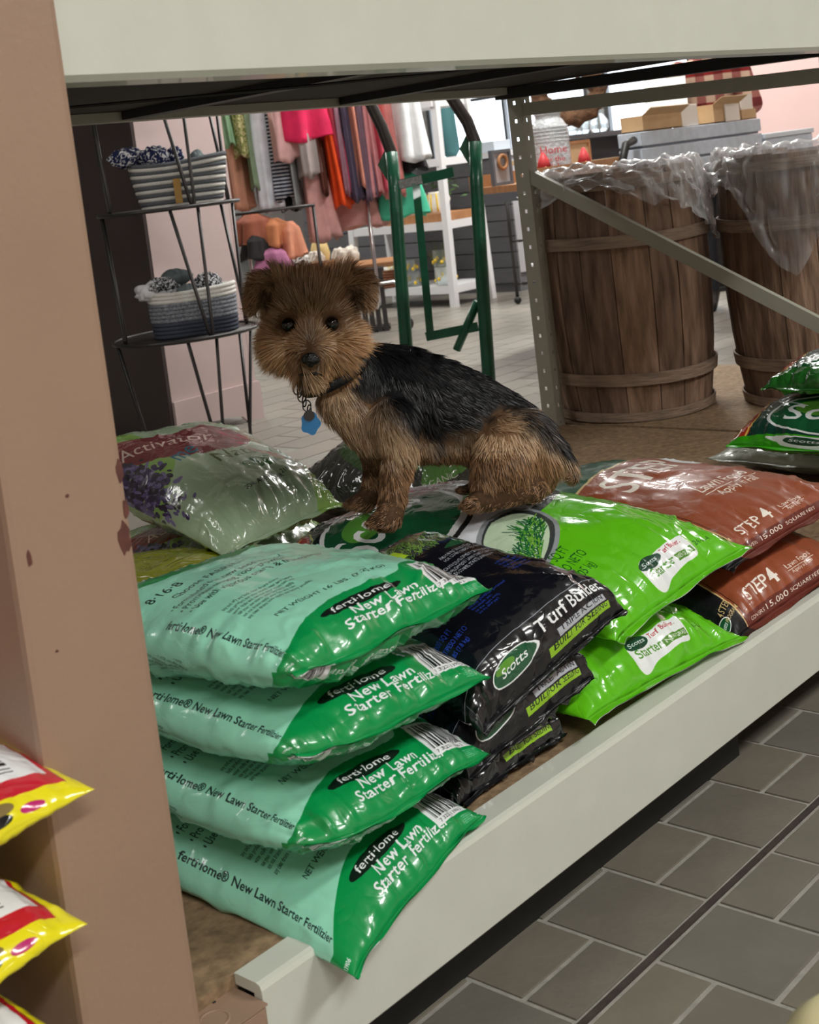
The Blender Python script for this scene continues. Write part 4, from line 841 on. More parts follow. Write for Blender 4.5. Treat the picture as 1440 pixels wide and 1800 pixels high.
def regions(P):
    """how furry, which colour: all from position in the dog's frame"""
    L_ = (P-hc)@hax.T                 # head frame: right, viewer, up
    dh = np.sqrt((L_[:, 0]/.125)**2 + (L_[:, 1]/.10)**2 + ((L_[:, 2]-.0)/.098)**2)
    jit = .010*vnoise(P[:, 0]*60, P[:, 2]*60+P[:, 1]*40, 3)
    head = dh < 1.0
    behind = ((L_[:, 1] < -.030) & (L_[:, 2] < .035) & (L_[:, 0] > .02)) | ((L_[:, 0] > .078) & (L_[:, 2] < 0)) | ((L_[:, 2] < -.045) & (L_[:, 0] > .062))
    head &= ~behind
    zb = np.interp(P[:, 0], sadx, sadz); f = np.clip((P[:, 2]+jit-zb)/.035+.35, 0, 1)
    return L_, head, f
TAN = np.array(s2l((.60, .455, .325))); TAND = np.array(s2l((.37, .265, .185))); TANL = np.array(s2l((.82, .71, .58))); BLKF = np.array(s2l((.075, .075, .085))); GREY = np.array(s2l((.42, .38, .35)))
def fur_colour(P, rnd):
    L_, head, f = regions(P); n = len(P); c = np.empty((n, 3))
    t = (np.clip((rnd-.5)*1.35+.5, 0, 1)**1.2)[:, None]
    tan = TAN*(1-t)*1.0 + TANL*t*.9
    lum = vnoise(P[:, 0]*45+9, P[:, 2]*45+P[:, 1]*30, 8)[:, None]
    tan = tan*(1+.25*lum)
    blk = BLKF*(1+.6*t*(lum > .1)) + GREY*.10*np.clip(lum, 0, 1)
    mix = np.where((f > .1) & (f < .9), 1, 0)[:, None]*.35
    body_c = tan*(1-f[:, None]) + blk*f[:, None]; body_c = body_c*(1-mix) + GREY*mix*(.45+.9*t)
    c[:] = body_c
    # shoulder and thigh front a little greyer; legs warmer
    thigh = (P[:, 0] > .09) & (P[:, 2] > .04) & (f < .6); body_c[thigh] = (TAN*(1-t)*1.15 + TANL*t*1.15)[thigh]*(1-.75*f[thigh, None]); c[:] = body_c
    legs = (P[:, 2] < .09) & (f < .3); c[legs] = (TAND*(1-t)*1.0*np.array([1, 1.04, 1.0]) + TAN*t*1.5)[legs]*(1+.2*lum[legs])
    # head
    hcol = (TAND*.5+TAN*.5)*(1-t)*1.15 + TANL*t*.62; up = np.clip((L_[:, 2]-.02)/.05, 0, 1)[:, None]; hcol = hcol*(1+up*.25) + GREY*up*.42*t  # crown lightened: grey-blonde hair, plus a lift against the shelf's shade
    gold = np.clip((.02-L_[:, 2])/.05, 0, 1)[:, None]; hcol = hcol*(1+.22*lum)*(1+gold*np.array([.30, .14, -.06]))*(1-(1-gold)*np.array([.02, .08, .14]))
    for e in EYES:
        d = np.linalg.norm(P-np.array(e), axis=1); hcol *= (1-.85*np.exp(-(d/.017)**2))[:, None]
    dn = np.linalg.norm(P-np.array(NOSE), axis=1); hcol *= (1-.85*np.exp(-(dn/.031)**2))[:, None]
    br = np.exp(-((L_[:, 0]-.005)/.008)**2)*np.clip((L_[:, 2]+.060)/.02, 0, 1)*np.clip((.0-L_[:, 2])/.03, 0, 1); hcol *= (1-.55*br)[:, None]
    mz = np.exp(-((L_[:, 0]-.004)/.018)**2)*np.exp(-((L_[:, 2]+.080)/.012)**2)*(L_[:, 1] > .03); hcol *= (1-.8*mz)[:, None]
    ein = (np.abs(np.abs(L_[:, 0]-.003)-.064) < .012) & (np.abs(L_[:, 2]-.036) < .014) & (L_[:, 1] < .06); hcol[ein] *= .42
    c[head] = hcol[head]; return np.clip(c, 0, 1), L_, head, f
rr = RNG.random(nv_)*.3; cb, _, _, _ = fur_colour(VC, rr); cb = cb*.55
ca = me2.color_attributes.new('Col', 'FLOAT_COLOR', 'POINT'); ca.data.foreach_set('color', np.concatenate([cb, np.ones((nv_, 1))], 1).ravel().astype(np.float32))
def attr_mat(name, rough, spec, sheen=0.0):
    m = bpy.data.materials.new(name); m.use_nodes = True; nt = m.node_tree; b = nt.nodes['Principled BSDF']; at = nt.nodes.new('ShaderNodeAttribute'); at.attribute_name = 'Col'
    nt.links.new(at.outputs['Color'], b.inputs['Base Color']); b.inputs['Roughness'].default_value = rough; b.inputs['Specular IOR Level'].default_value = spec; b.inputs['Sheen Weight'].default_value = sheen; return m
M['hide'] = attr_mat('dog_hide', .8, .2); M['fur'] = attr_mat('dog_fur', .42, .45)
me2.materials.clear(); me2.materials.append(M['hide']); me2.polygons.foreach_set('use_smooth', [True]*len(me2.polygons))
# --- hair strands
me2.calc_loop_triangles(); T_ = np.zeros(len(me2.loop_triangles)*3, np.int32); me2.loop_triangles.foreach_get('vertices', T_); T_ = T_.reshape(-1, 3)
NV = np.zeros(nv_*3); me2.vertices.foreach_get('normal', NV); NV = NV.reshape(-1, 3)
a_, b_, c_ = VC[T_[:, 0]], VC[T_[:, 1]], VC[T_[:, 2]]; ar = np.linalg.norm(np.cross(b_-a_, c_-a_), axis=1)/2
cen = (a_+b_+c_)/3; Lc = (cen-hc)@hax.T; wgt = ar*np.where((np.abs(Lc) < .11).all(1), 1.9, 1.0); wgt[(cen[:, 2] < .10)] *= 1.3
NS = 120000
pick = RNG.choice(len(T_), NS, p=wgt/wgt.sum()); u = RNG.random(NS); v = RNG.random(NS); sw = u+v > 1; u[sw] = 1-u[sw]; v[sw] = 1-v[sw]
P0 = a_[pick]*(1-u-v)[:, None] + b_[pick]*u[:, None] + c_[pick]*v[:, None]
N0 = NV[T_[pick, 0]]*(1-u-v)[:, None] + NV[T_[pick, 1]]*u[:, None] + NV[T_[pick, 2]]*v[:, None]; N0 /= np.linalg.norm(N0, axis=1)[:, None]
rnd = RNG.random(NS); rnd = np.clip(rnd*.75 + .25*(.5+.5*vnoise(P0[:, 0]*150, P0[:, 2]*150+P0[:, 1]*90, 5)), 0, 1)
col, Lh, head, fs_ = fur_colour(P0, rnd)
keep = np.ones(NS, bool)
for e in EYES: keep &= np.linalg.norm(P0-np.array(e), axis=1) > .0095
keep &= np.linalg.norm(P0-np.array(NOSE), axis=1) > .017
# comb direction
D = np.zeros((NS, 3)); x, y, z = P0.T
D[:] = (.80, 0, -.55)                                                # coat runs back and down
leg = z < .115; D[leg] = (.12, 0, -1.0)
hind = (x > .14) & (z < .17); D[hind] = (.25, 0, -1)
chest = (x < .02) & (z > .1); D[chest] = (.25, -.15, -.95)
tailr = x > .275; D[tailr] = (.5, 0, -1)
feet = z < .035; D[feet] = (-.8, -.25, -.35); 
hd = Lh - np.array([.004, .075, -.040]); hd[:, 1] *= .8; hd /= np.linalg.norm(hd, axis=1)[:, None]
top = np.clip((Lh[:, 2]-.015)/.04, 0, 1)
hd[:, 2] += .75*top - .55*np.clip((-Lh[:, 2]-.02)/.03, 0, 1); hd[:, 0] += .4*np.sign(Lh[:, 0])*np.clip(np.abs(Lh[:, 0])/.06-.3, 0, 1)
ear = (np.abs(Lh[:, 0]-.003) > .056) & (Lh[:, 2] > .012); hd[ear] = np.stack([np.sign(Lh[ear, 0])*.9, np.full(ear.sum(), .1), np.where(Lh[ear, 2] > .055, .1, -.8)], 1)
Dh = hd@hax; D[head] = Dh[head]
lift = np.full(NS, .16); lift[head] = .45; lift[leg] = .16; lift[hind] = .18; lift[feet] = .1; lift[tailr] = .3
dn = np.linalg.norm(P0-np.array(NOSE), axis=1); nearn = np.clip((dn-.012)/.045, 0, 1)
L0 = np.full(NS, .019); L0[leg] = .020; L0[hind] = .030; L0[(fs_ < .5) & (z > .1) & (x > .02)] = .026; L0[chest] = .028; L0[feet] = .013; L0[tailr] = .030
L0[head] = (.007 + .024*nearn)[head]; L0[ear & head] = .017; tuft = head & (np.abs(Lh[:, 0]) < .030) & (Lh[:, 2] > .045); L0[tuft] = .034; lift[tuft] = .7
for e in EYES:
    d = np.linalg.norm(P0-np.array(e), axis=1); L0 *= np.where(head, np.clip(.22+(d-.009)/.03, .22, 1), 1); lift = np.where(head & (d < .022), .12, lift)
lift = np.where(head, np.minimum(lift, .15+.45*nearn), lift)
# clumping noise
n1 = vnoise(x*70+y*50, z*70+y*30, 11); n2 = vnoise(x*70-y*50+7, z*70-y*30+3, 12); n3 = vnoise(x*160, z*160+y*80, 13)
D[:, 0] += .30*n1+.15*n3; D[:, 1] += .25*n2; D[:, 2] += .25*n2*.6+.12*n3; D += RNG.normal(0, .13, (NS, 3))
D -= (D*N0).sum(1)[:, None]*N0; D /= np.linalg.norm(D, axis=1)[:, None]+1e-9
L0 = L0*RNG.uniform(.55, 1.2, NS)*(1+.25*n1)
dir0 = D*(1-lift)[:, None] + N0*lift[:, None]; dir0 /= np.linalg.norm(dir0, axis=1)[:, None]
G_ = np.array([0, 0, -1.0]); Wd = np.cross(D, N0); Wd /= np.linalg.norm(Wd, axis=1)[:, None]+1e-9; roll = RNG.normal(0, .6, NS); Wd = Wd*np.cos(roll)[:, None] + N0*np.sin(roll)[:, None]
K = 4; pts = []; cur = P0 - N0*.0015; d = dir0.copy()
for k in range(K):
    pts.append(cur.copy()); cur = cur + d*(L0/(K-1))[:, None]; d = d*1.0 + D*.18 + G_*.07*(L0/.02)[:, None]; d /= np.linalg.norm(d, axis=1)[:, None]
wds = np.where(head, .00052, .00062)[:, None]*RNG.uniform(.7, 1.3, NS)[:, None]
W_ = [1.0, .9, .6]
vv = []
for k in range(K-1): vv += [pts[k]-Wd*wds*W_[k], pts[k]+Wd*wds*W_[k]]
vv.append(pts[K-1]); V_ = np.stack(vv, 1)[keep]; nS = len(V_); per = 2*(K-1)+1
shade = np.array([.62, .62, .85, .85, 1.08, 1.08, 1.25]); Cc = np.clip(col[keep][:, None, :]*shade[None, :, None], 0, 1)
base_ = (np.arange(nS)*per)[:, None]
quads = np.concatenate([base_+np.array([[0, 1, 3, 2]]), base_+np.array([[2, 3, 5, 4]])], 0); tris = base_+np.array([[4, 5, 6]])
fm_ = bpy.data.meshes.new('fur'); fm_.vertices.add(nS*per); fm_.vertices.foreach_set('co', V_.reshape(-1).astype(np.float32))
li = np.concatenate([quads.ravel(), tris.ravel()]).astype(np.int32); fm_.loops.add(len(li)); fm_.loops.foreach_set('vertex_index', li)
npoly = len(quads)+len(tris); ls = np.concatenate([np.arange(len(quads))*4, len(quads)*4+np.arange(len(tris))*3]).astype(np.int32)
fm_.polygons.add(npoly); fm_.polygons.foreach_set('loop_start', ls); fm_.update(calc_edges=True)
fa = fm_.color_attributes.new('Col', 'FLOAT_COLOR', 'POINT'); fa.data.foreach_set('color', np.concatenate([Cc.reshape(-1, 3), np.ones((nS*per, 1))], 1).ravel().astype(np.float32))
fm_.polygons.foreach_set('use_smooth', [True]*npoly); fm_.materials.append(M['fur'])
fur = bpy.data.objects.new('fur', fm_); C.objects.link(fur); fur.parent = dog; fur['kind'] = 'stuff'
# --- eyes, nose, mouth, collar, tag
M['eye'] = pm('dog_eye', hexc(10, 7, 5), .04, coat=.3, spec=.35); M['nose'] = pm('dog_nose', hexc(9, 8, 9), .34, bump=(260, .5), coat=.1, spec=.4)
for e in EYES:
    b = MB(); b.sphere((0, 0, 0), .0108, 20, 14); b.build('eye', M['eye'], dog, e)
nb = bmesh.new(); ellip(nb, NOSE, (.0125, .0085, .0095), DOG_HAX); ellip(nb, NOSE+HAX[2]*-.006+HAX[1]*-.001, (.006, .007, .007), DOG_HAX); ellip(nb, NOSE+HAX[0]*-.0075+HAX[2]*-.001+HAX[1]*-.001, (.0065, .0075, .007), DOG_HAX); ellip(nb, NOSE+HAX[0]*.0075+HAX[2]*-.001+HAX[1]*-.001, (.0065, .0075, .007), DOG_HAX)
nm = bpy.data.meshes.new('nose'); nb.to_mesh(nm); nb.free(); nm.materials.append(M['nose']); nm.polygons.foreach_set('use_smooth', [True]*len(nm.polygons)); no = bpy.data.objects.new('nose', nm); C.objects.link(no); no.parent = dog
b = MB(); b.tube([H(-.012, .066, -.081), H(-.004, .0735, -.0785), H(.004, .075, -.0775), H(.012, .0735, -.0785), H(.020, .066, -.081)], [.002, .0028, .003, .0028, .002], 8); b.build('mouth', M['nose'], dog)
M['collar'] = pm('collar_web', hexc(20, 20, 22), .6, bump=(200, .3)); M['steel'] = pm('steel', hexc(190, 190, 195), .25, 1.0); M['steeld'] = pm('dark_steel', hexc(80, 78, 78), .35, 1.0); M['blue'] = pm('blue_tag', hexc(30, 120, 180), .3, .3, coat=.5)
cn = (Vector(DOG_COL_S)-Vector(DOG_COL_N)).normalized(); cc = Vector(DOG_COLLAR); cu_ = cn.orthogonal().normalized(); cw = cn.cross(cu_)
b = MB(); n = 40; RA = .061
vs = []; fs = []
for j in range(n):
    d_ = cu_*math.cos(2*PI*j/n) + cw*math.sin(2*PI*j/n)
    for (dr, dz) in ((0, -.007), (.0025, -.007), (.0025, .007), (0, .007)): vs.append(cc + d_*(RA+dr) + cn*dz)
for j in range(n):
    for q in range(4): fs.append((j*4+q, j*4+(q+1) % 4, ((j+1) % n)*4+(q+1) % 4, ((j+1) % n)*4+q))
b.add(vs, fs, True); col_o = b.build('collar', M['collar'], dog); col_o['label'] = 'black web collar'
def ringpts(c, r, ax1, ax2, n=18): return [Vector(c)+ax1*r*math.cos(2*PI*k/n)+ax2*r*math.sin(2*PI*k/n) for k in range(n)]
rg = Vector(DOG_RING); tg = Vector(DOG_TAG); b = MB(); b.tube(ringpts(rg, .011, HAX[0]*.6+HAX[1]*.5, HAX[2]), .0014, 6, closed=True); b.build('collar_ring', M['steel'], col_o)
b = MB(); b.tube(ringpts(rg+HAX[0]*.036+HAX[2]*.006+HAX[1]*.006, .010, HAX[0]*.5, HAX[2]), .0012, 6, closed=True); b.build('collar_ring', M['steel'], col_o)
b = MB()
for k in range(5):
    c_ = rg.lerp(tg+HAX[2]*.014, (k+.9)/5.4); b.tube(ringpts(c_, .0062, (HAX[0] if k % 2 else HAX[1]*.6+HAX[0]*.5), HAX[2]*1.35, 14), .0011, 6, closed=True)
b.build('chain', M['steeld'], col_o)
b = MB(); poly = [(.0125*math.cos(t)*(1+.10*math.cos(5*t)), .0145*math.sin(t)*(1+.10*math.cos(5*t))) for t in [2*PI*k/30 for k in range(30)]]; poly = [(p[0]*1.15, p[1]*1.15-.002) for p in poly]
vs = [tg+HAX[0]*p[0]+HAX[2]*p[1]+HAX[1]*s*.001 for s in (-1, 1) for p in poly]; b.add(vs, [tuple(range(30)), tuple(range(59, 29, -1))]+[(i, (i+1) % 30, 30+(i+1) % 30, 30+i) for i in range(30)]); b.build('tag', M['blue'], col_o)['label'] = 'blue flower-shaped tag'
b = MB(); poly = [(.0085*math.cos(2*PI*k/20)-.002, .008*math.sin(2*PI*k/20)+.010) for k in range(20)]
vs = [tg+HAX[0]*p[0]+HAX[2]*p[1]+HAX[1]*(.0035+s*.0008) for s in (-1, 1) for p in poly]; b.add(vs, [tuple(range(20)), tuple(range(39, 19, -1))]+[(i, (i+1) % 20, 20+(i+1) % 20, 20+i) for i in range(20)]); b.build('tag', M['steeld'], col_o)['label'] = 'dark steel tag'
BG = {'truck_l': [(3.521, 3.263, 1.22), (3.515, 3.224, 1.147), (3.507, 3.188, 1.059), (3.49, 3.176, 0.938), (3.454, 3.161, 0.685), (3.421, 3.145, 0.453)], 'truck_r': [(3.559, 2.924, 1.196), (3.553, 2.875, 1.125), (3.546, 2.847, 1.057), (3.523, 2.844, 0.908), (3.485, 2.832, 0.648), (3.438, 2.813, 0.334)], 'truck_top': [(3.492, 3.169, 0.945), (3.507, 3.063, 0.956), (3.524, 2.934, 0.968)], 'truck_strap': [(3.503, 3.089, 0.945), (3.43, 3.041, 0.427)], 'truck_low': [(3.428, 3.057, 0.428), (3.454, 2.851, 0.456)], 'truck_diag': [(3.466, 2.849, 0.537), (3.434, 2.936, 0.382)], 'truck_fin': [(3.493, 3.246, 1.022), (3.537, 2.909, 1.041)], 'rack_post': [(6.24, 5.831, 1.537), (6.145, 5.819, 0.733), (6.106, 5.803, 0.322), (6.076, 5.812, 0.156), (6.022, 5.865, 0.123)], 'rack_foot': [(5.95, 5.964, 0.286), (6.049, 5.861, 0.297), (6.192, 5.713, 0.331), (6.246, 5.649, 0.286), (6.245, 5.621, 0.072)]}
# ------------------------------------------------------------------ things on the shop floor behind the rack
def at_box(name, lab, cat, lo, hi, m, group=None, bev=.004):
    """a small boxy thing standing with its lower corner at lo"""
    b = MB(); cx, cy = (lo[0]+hi[0])/2, (lo[1]+hi[1])/2
    b.bb((lo[0]-cx, lo[1]-cy, 0), (hi[0]-cx, hi[1]-cy, hi[2]-lo[2]), bev); o = b.build(name, m); o.location = (cx, cy, lo[2]); return tag(o, lab, cat, group)
M['pink'] = pm('pink_paint', hexc(208, 186, 184), .6, noise=(4, .95, 1.03)); M['espresso'] = pm('espresso_stain', hexc(72, 62, 62), .4, noise=(8, .9, 1.08), stretch=(1, 1, .2))
M['iron'] = pm('dark_iron', hexc(74, 72, 72), .4, .8); M['white'] = pm('white_paint', hexc(222, 222, 224), .5); M['greyslat'] = pm('grey_slat', hexc(104, 104, 108), .6, noise=(6, .9, 1.08), stretch=(1, 1, 6))
M['chrome'] = pm('chrome', hexc(214, 214, 218), .12, 1.0)
# pink cabinet with espresso side
cb_ = thing('pink_cabinet', 'tall pink cabinet with dark brown side behind the wire plant stand', 'cabinet', (3.64, 4.85, 0))
b = MB(); b.bb((-.225, -.37, .10), (.24, .35, 2.25)); b.build('carcass', M['pink'], cb_)
b = MB(); b.bb((-.24, -.37, 0), (-.2255, .35, 2.25)); b.build('side_panel', M['espresso'], cb_)['label'] = 'dark brown side panel'
b = MB(); pl = [(-.2245, 0), (-.16, 0), (-.13, .03), (-.04, .045), (.05, .045), (.13, .03), (.16, 0), (.252, 0), (.252, .15), (.246, .165), (-.2245, .165)]; b.prism(pl, -.385, -.3705, 'y'); b.build('plinth', M['pink'], cb_)
b = MB(); b.bb((-.245, -.375, 2.2505), (.262, .36, 2.29)); b.build('top_board', M['pink'], cb_)
b = MB(); b.bb((-.2245, -.3715, .166), (-.205, -.3702, 2.24)); b.bb((.22, -.3715, .166), (.24, -.3702, 2.24)); b.build('face_stile', M['pink'], cb_)

# wire plant stand with three round tiers
SX, SY = 3.225, 4.085
st = thing('wire_stand', 'dark wire stand with round tiers and hairpin legs before the pink cabinet', 'stand', (SX, SY, 0))
E1 = Vector((.686, -.728, 0)); E2 = Vector((.728, .686, 0))
def rim(th, r, z): t = math.radians(th); return E1*(r*math.cos(t)) + E2*(r*math.sin(t)) + Vector((0, 0, z))
TZ = (.480, .957, 1.43); RT = (.272, .262, .25)
for i, z in enumerate(TZ):
    b = MB(); b.lathe([(0.0, -.004), (RT[i]-.004, -.004), (RT[i]-.004, .001), (0, .001)], (0, 0, z), 44, cap=False); d_ = b.build('tier', M['iron'], st)
    b = MB(); b.tube([rim(k*360/44, RT[i], z+.001) for k in range(44)], .0075, 8, closed=True); b.build('rim', M['iron'], d_)
HP = [(-60, -81, -58), (-147, 180, -154), (25, 47, 28)]
for (tb, t1, t2) in HP:
    for (zl, rl, zh, rh) in ((TZ[0], RT[0], TZ[1], RT[1]), (TZ[1], RT[1], TZ[2], RT[2]), (0.006, .22, TZ[0], RT[0])):
        pbt = rim(tb, rl*.90, zl+.004); b = MB(); w_ = rim(tb+90, .008, 0)
        b.tube([rim(t1, rh-.006, zh-.004), pbt-w_+Vector((0, 0, .012)), pbt-w_*.3, pbt+w_*.5+Vector((0, 0, .002)), pbt+w_+Vector((0, 0, .014)), rim(t2, rh-.006, zh-.004)], .0066, 8); b.build('hairpin_leg', M['iron'], st)
# rope baskets: coil upon coil
M['rope_w'] = pm('white_rope', hexc(244, 242, 236), .9, bump=(240, .8)); M['rope_g'] = pm('grey_rope', hexc(108, 112, 118), .9, bump=(240, .8)); M['rope_n'] = pm('navy_rope', hexc(74, 80, 96), .9, bump=(240, .8))
mm = pm('speckled_weave', hexc(150, 154, 164), .9, noise=(130, .45, 1.35), bump=(200, .8)); M['rope_s'] = mm
def basket(name, lab, cx, cy, z0, rows, r0, r1, sq, mats, rz, dip=0.0):
    t = thing(name, lab, 'basket', (cx, cy, z0), rz)
    rr = .0085
    for i in range(rows):
        s = i/(rows-1); R_ = r0+(r1-r0)*s**.8; pts = []
        for k in range(44):
            a = 2*PI*k/44; ex = 1.0/( (abs(math.cos(a))**3+abs(math.sin(a))**3)**(1/3) )
            pts.append((R_*math.cos(a)*ex, sq*R_*math.sin(a)*ex, rr + i*rr*1.72 + (dip*math.cos(2*a+.6)*max(0, (s-.6))/.4)))
        b = MB(); b.tube(pts, rr, 8, closed=True); b.build('rope_coil', mats(i), t)
    b = MB(); b.lathe([(0, .003), (r0*.98, .003), (r0*.98, .009), (0, .009)], n=30, sy=sq, cap=False); b.build('basket_bottom', mats(0), t)
    return t
bz = math.atan2(E1.y, E1.x)
k1 = basket('rope_basket', 'grey and white striped rope basket on the upper tier of the wire stand', SX+.035*E1.x, SY+.035*E1.y-.03, TZ[1]+.0015, 12, .145, .178, .62, lambda i: M['rope_w'] if i % 2 == 0 else M['rope_g'], bz+.12, .010)
b = MB(); b.bb((-.022, -.1195, .015), (.004, -.1175, .105)); b.build('paper_label', pm('kraft_paper', hexc(190, 148, 84), .8), k1).rotation_euler = (0, 0, 0)
k2 = basket('rope_basket', 'grey rope basket with navy base and cream rim on the lower wire tier', SX+.01*E1.x, SY+.01*E1.y-.05, TZ[0]+.0015, 12, .152, .160, .66, lambda i: M['rope_n'] if i < 4 else (M['rope_s'] if i < 9 else M['rope_w']), bz+.1, .006)
def cloth_mat(name, c1, c2, sc, thr):
    m = bpy.data.materials.new(name); m.use_nodes = True; nt = m.node_tree; b = nt.nodes['Principled BSDF']; b.inputs['Roughness'].default_value = .9
    tc = nt.nodes.new('ShaderNodeTexCoord'); n = nt.nodes.new('ShaderNodeTexNoise'); n.inputs['Scale'].default_value = sc; n.inputs['Detail'].default_value = 1; n.inputs['Distortion'].default_value = 2.5
    r = nt.nodes.new('ShaderNodeValToRGB'); r.color_ramp.interpolation = 'CONSTANT'; r.color_ramp.elements[0].color = (*c1, 1); r.color_ramp.elements[1].color = (*c2, 1); r.color_ramp.elements[1].position = thr
    nt.links.new(tc.outputs['Object'], n.inputs[0]); nt.links.new(n.outputs[0], r.inputs[0]); nt.links.new(r.outputs[0], b.inputs['Base Color']); return m
M['navyprint'] = cloth_mat('navy_print_cloth', hexc(24, 34, 78), hexc(226, 226, 230), 38, .56); M['bwprint'] = cloth_mat('black_white_print', hexc(30, 32, 38), hexc(216, 216, 220), 60, .52); M['greypl'] = pm('grey_plush', hexc(96, 106, 108), .8, noise=(40, .8, 1.2)); M['wclo'] = pm('white_cloth', hexc(226, 226, 232), .9)
def bundle(name, lab, cat, c, r, m, seed, rz=0.0, fold=9, group=None):
    """a soft folded bundle: lumpy ellipsoid with creases"""
    n, k = 40, 24; vs = []; fs = []
    for i in range(k+1):
        th = PI*i/k
        for j in range(n):
            ph = 2*PI*j/n; d = Vector((math.sin(th)*math.cos(ph), math.sin(th)*math.sin(ph), math.cos(th)))
            q = 1 + .10*math.sin(fold*d.x+seed+2*d.y) + .07*math.sin(fold*1.9*d.y+3*d.z+seed*2) + .05*math.sin(17*d.x-9*d.z+seed)
            vs.append((r[0]*q*d.x, r[1]*q*d.y, r[2]*(1+q*d.z) if True else 0))
    for i in range(k):
        for j in range(n): fs.append((i*n+j, (i+1)*n+j, (i+1)*n+(j+1) % n, i*n+(j+1) % n))
    b = MB(); b.add(vs, fs, True); o = b.build(name, m); o.location = c; o.rotation_euler = (0, 0, rz); return tag(o, lab, cat, group)
zb1 = TZ[1]+.155; zb2 = TZ[0]+.145
def off(u, v, z, c=(SX, SY)): p = E1*u+E2*v; return (c[0]+p.x, c[1]+p.y, z)
bundle('scarf', 'navy and white patterned scarf spilling over the left of the striped basket', 'scarf', off(-.115, -.07, zb1+.012), (.080, .06, .036), M['navyprint'], 1, .4)
bundle('scarf', 'navy and white patterned scarf in the middle of the striped basket', 'scarf', off(-.02, -.06, zb1-.005), (.060, .055, .042), M['navyprint'], 3, .9)
bundle('soft_case', 'blue patterned soft case at the back of the striped basket', 'case', off(.055, -.04, zb1-.01), (.024, .035, .040), M['navyprint'], 5)
bundle('soft_case', 'small grey case peeping out of the right end of the striped basket', 'case', off(.135, -.05, zb1-.02), (.026, .034, .034), M['greypl'], 6, fold=3)
bundle('slipper_pair', 'white and black patterned slippers leaning out of the lower basket', 'slippers', off(-.075, -.09, zb2), (.075, .04, .036), M['wclo'], 2, -.5)
bundle('scarf', 'black and white patterned scarf lying in the lower basket', 'scarf', off(-.045, -.065, zb2+.02), (.075, .055, .032), M['bwprint'], 4, .2)
bundle('soft_case', 'grey rounded case on top of the lower basket', 'case', off(.0, -.04, zb2+.045), (.055, .05, .030), M['greypl'], 8, fold=2)
bundle('soft_case', 'grey rounded case in the front of the lower basket', 'case', off(.045, -.10, zb2-.012), (.045, .035, .030), M['greypl'], 9, fold=2)
bundle('scarf', 'black and white patterned scarf at the right end of the lower basket', 'scarf', off(.115, -.06, zb2-.005), (.04, .05, .042), M['bwprint'], 11, 1.0)

# ------------------------------------------------------------------ green hand truck
M['tgreen'] = pm('green_enamel', hexc(6, 92, 62), .35, noise=(18, .75, 1.15), bump=(50, .15), coat=.2); M['twear'] = pm('worn_dark_tube', hexc(52, 44, 40), .45, .3, noise=(30, .6, 1.4))
ht = thing('hand_truck', 'tall green steel hand truck standing between the dog and the clothes', 'hand truck', (3.47, 3.0, 0)); O_ = Vector((3.47, 3.0, 0))
def tl(L_): return [Vector(p)-O_ for p in L_]
for key, nm_ in (('truck_l', 'upright'), ('truck_r', 'upright')):
    P_ = tl(BG[key]); top = P_[0] + (P_[0]-P_[1]).normalized()*.10; foot = P_[-1] + (P_[-1]-P_[-2])*((P_[-1].z-.02)/(P_[-2].z-P_[-1].z)); foot.z = .02
    b = MB(); b.tube(P_[2:]+[foot], .0225, 14); u_ = b.build(nm_, M['tgreen'], ht); b = MB(); b.tube([top]+P_[:3]+[P_[2].lerp(P_[3], .6)], .0205, 14); b.build('handle', M['twear'], u_)['label'] = 'worn dark top end of the upright'
def strap(key, nm_, w_, th, m): P_ = tl(BG[key]); b = MB(); [b.beam(P_[i], P_[i+1], th, w_, (0, 0, 1) if abs((P_[i+1]-P_[i]).z) < .3 else E1) for i in range(len(P_)-1)]; return b.build(nm_, m, ht)
strap('truck_top', 'cross_bar', .033, .008, M['tgreen']); strap('truck_low', 'cross_bar', .030, .008, M['tgreen'])
P_ = tl(BG['truck_strap']); b = MB(); b.beam(P_[0], P_[1], .008, .026, E1); b.build('centre_strap', M['tgreen'], ht)
P_ = tl(BG['truck_diag']); b = MB(); b.tube(P_, .014, 10); b.build('brace', M['tgreen'], ht)
for k, f_ in enumerate(tl(BG['truck_fin'])):
    b = MB(); c = f_; b.add([c+E1*.035+Vector((0, 0, .055)), c, c+E1*.035+Vector((0, 0, -.075)), c+E1*.035+E2*.012+Vector((0, 0, .055)), c+E2*.012, c+E1*.035+E2*.012+Vector((0, 0, -.075))], [(0, 1, 2), (5, 4, 3), (0, 3, 4, 1), (1, 4, 5, 2), (2, 5, 3, 0)]); b.build('bracket', M['tgreen'], ht)
P_ = tl(BG['truck_top']); b = MB(); b.beam(P_[0]-E2*.0055, P_[1].lerp(P_[1], 1)-E2*.0055, .001, .029); b.build('label_plate', pm('foil_label', hexc(190, 196, 198), .3, .6, noise=(160, .5, 1.2)), ht)
b = MB(); b.bb((-.08, -.24, .0), (.06, .26, .008)); b.build('toe_plate', M['tgreen'], ht)
for s_ in (-1, 1):
    b = MB(); b.lathe([(0, -.02), (.05, -.02), (.062, -.012), (.062, .012), (.05, .02), (0, .02)], n=24, cap=False); w0 = b.build('wheel', M['black'], ht); w0.rotation_euler = (PI/2, 0, math.atan2(-.97, .2)); w0.location = (.13, s_*.2, .063); w0.rotation_euler = (PI/2, 0, 0)
b = MB(); b.tube([(.13, -.2, .063), (.13, .2, .063)], .008, 8); b.tube([(.13, -.1, .063), (-.0, -.14, .30)], .009, 8); b.tube([(.13, .1, .063), (-.0, .12, .30)], .009, 8); b.build('axle', M['tgreen'], ht)

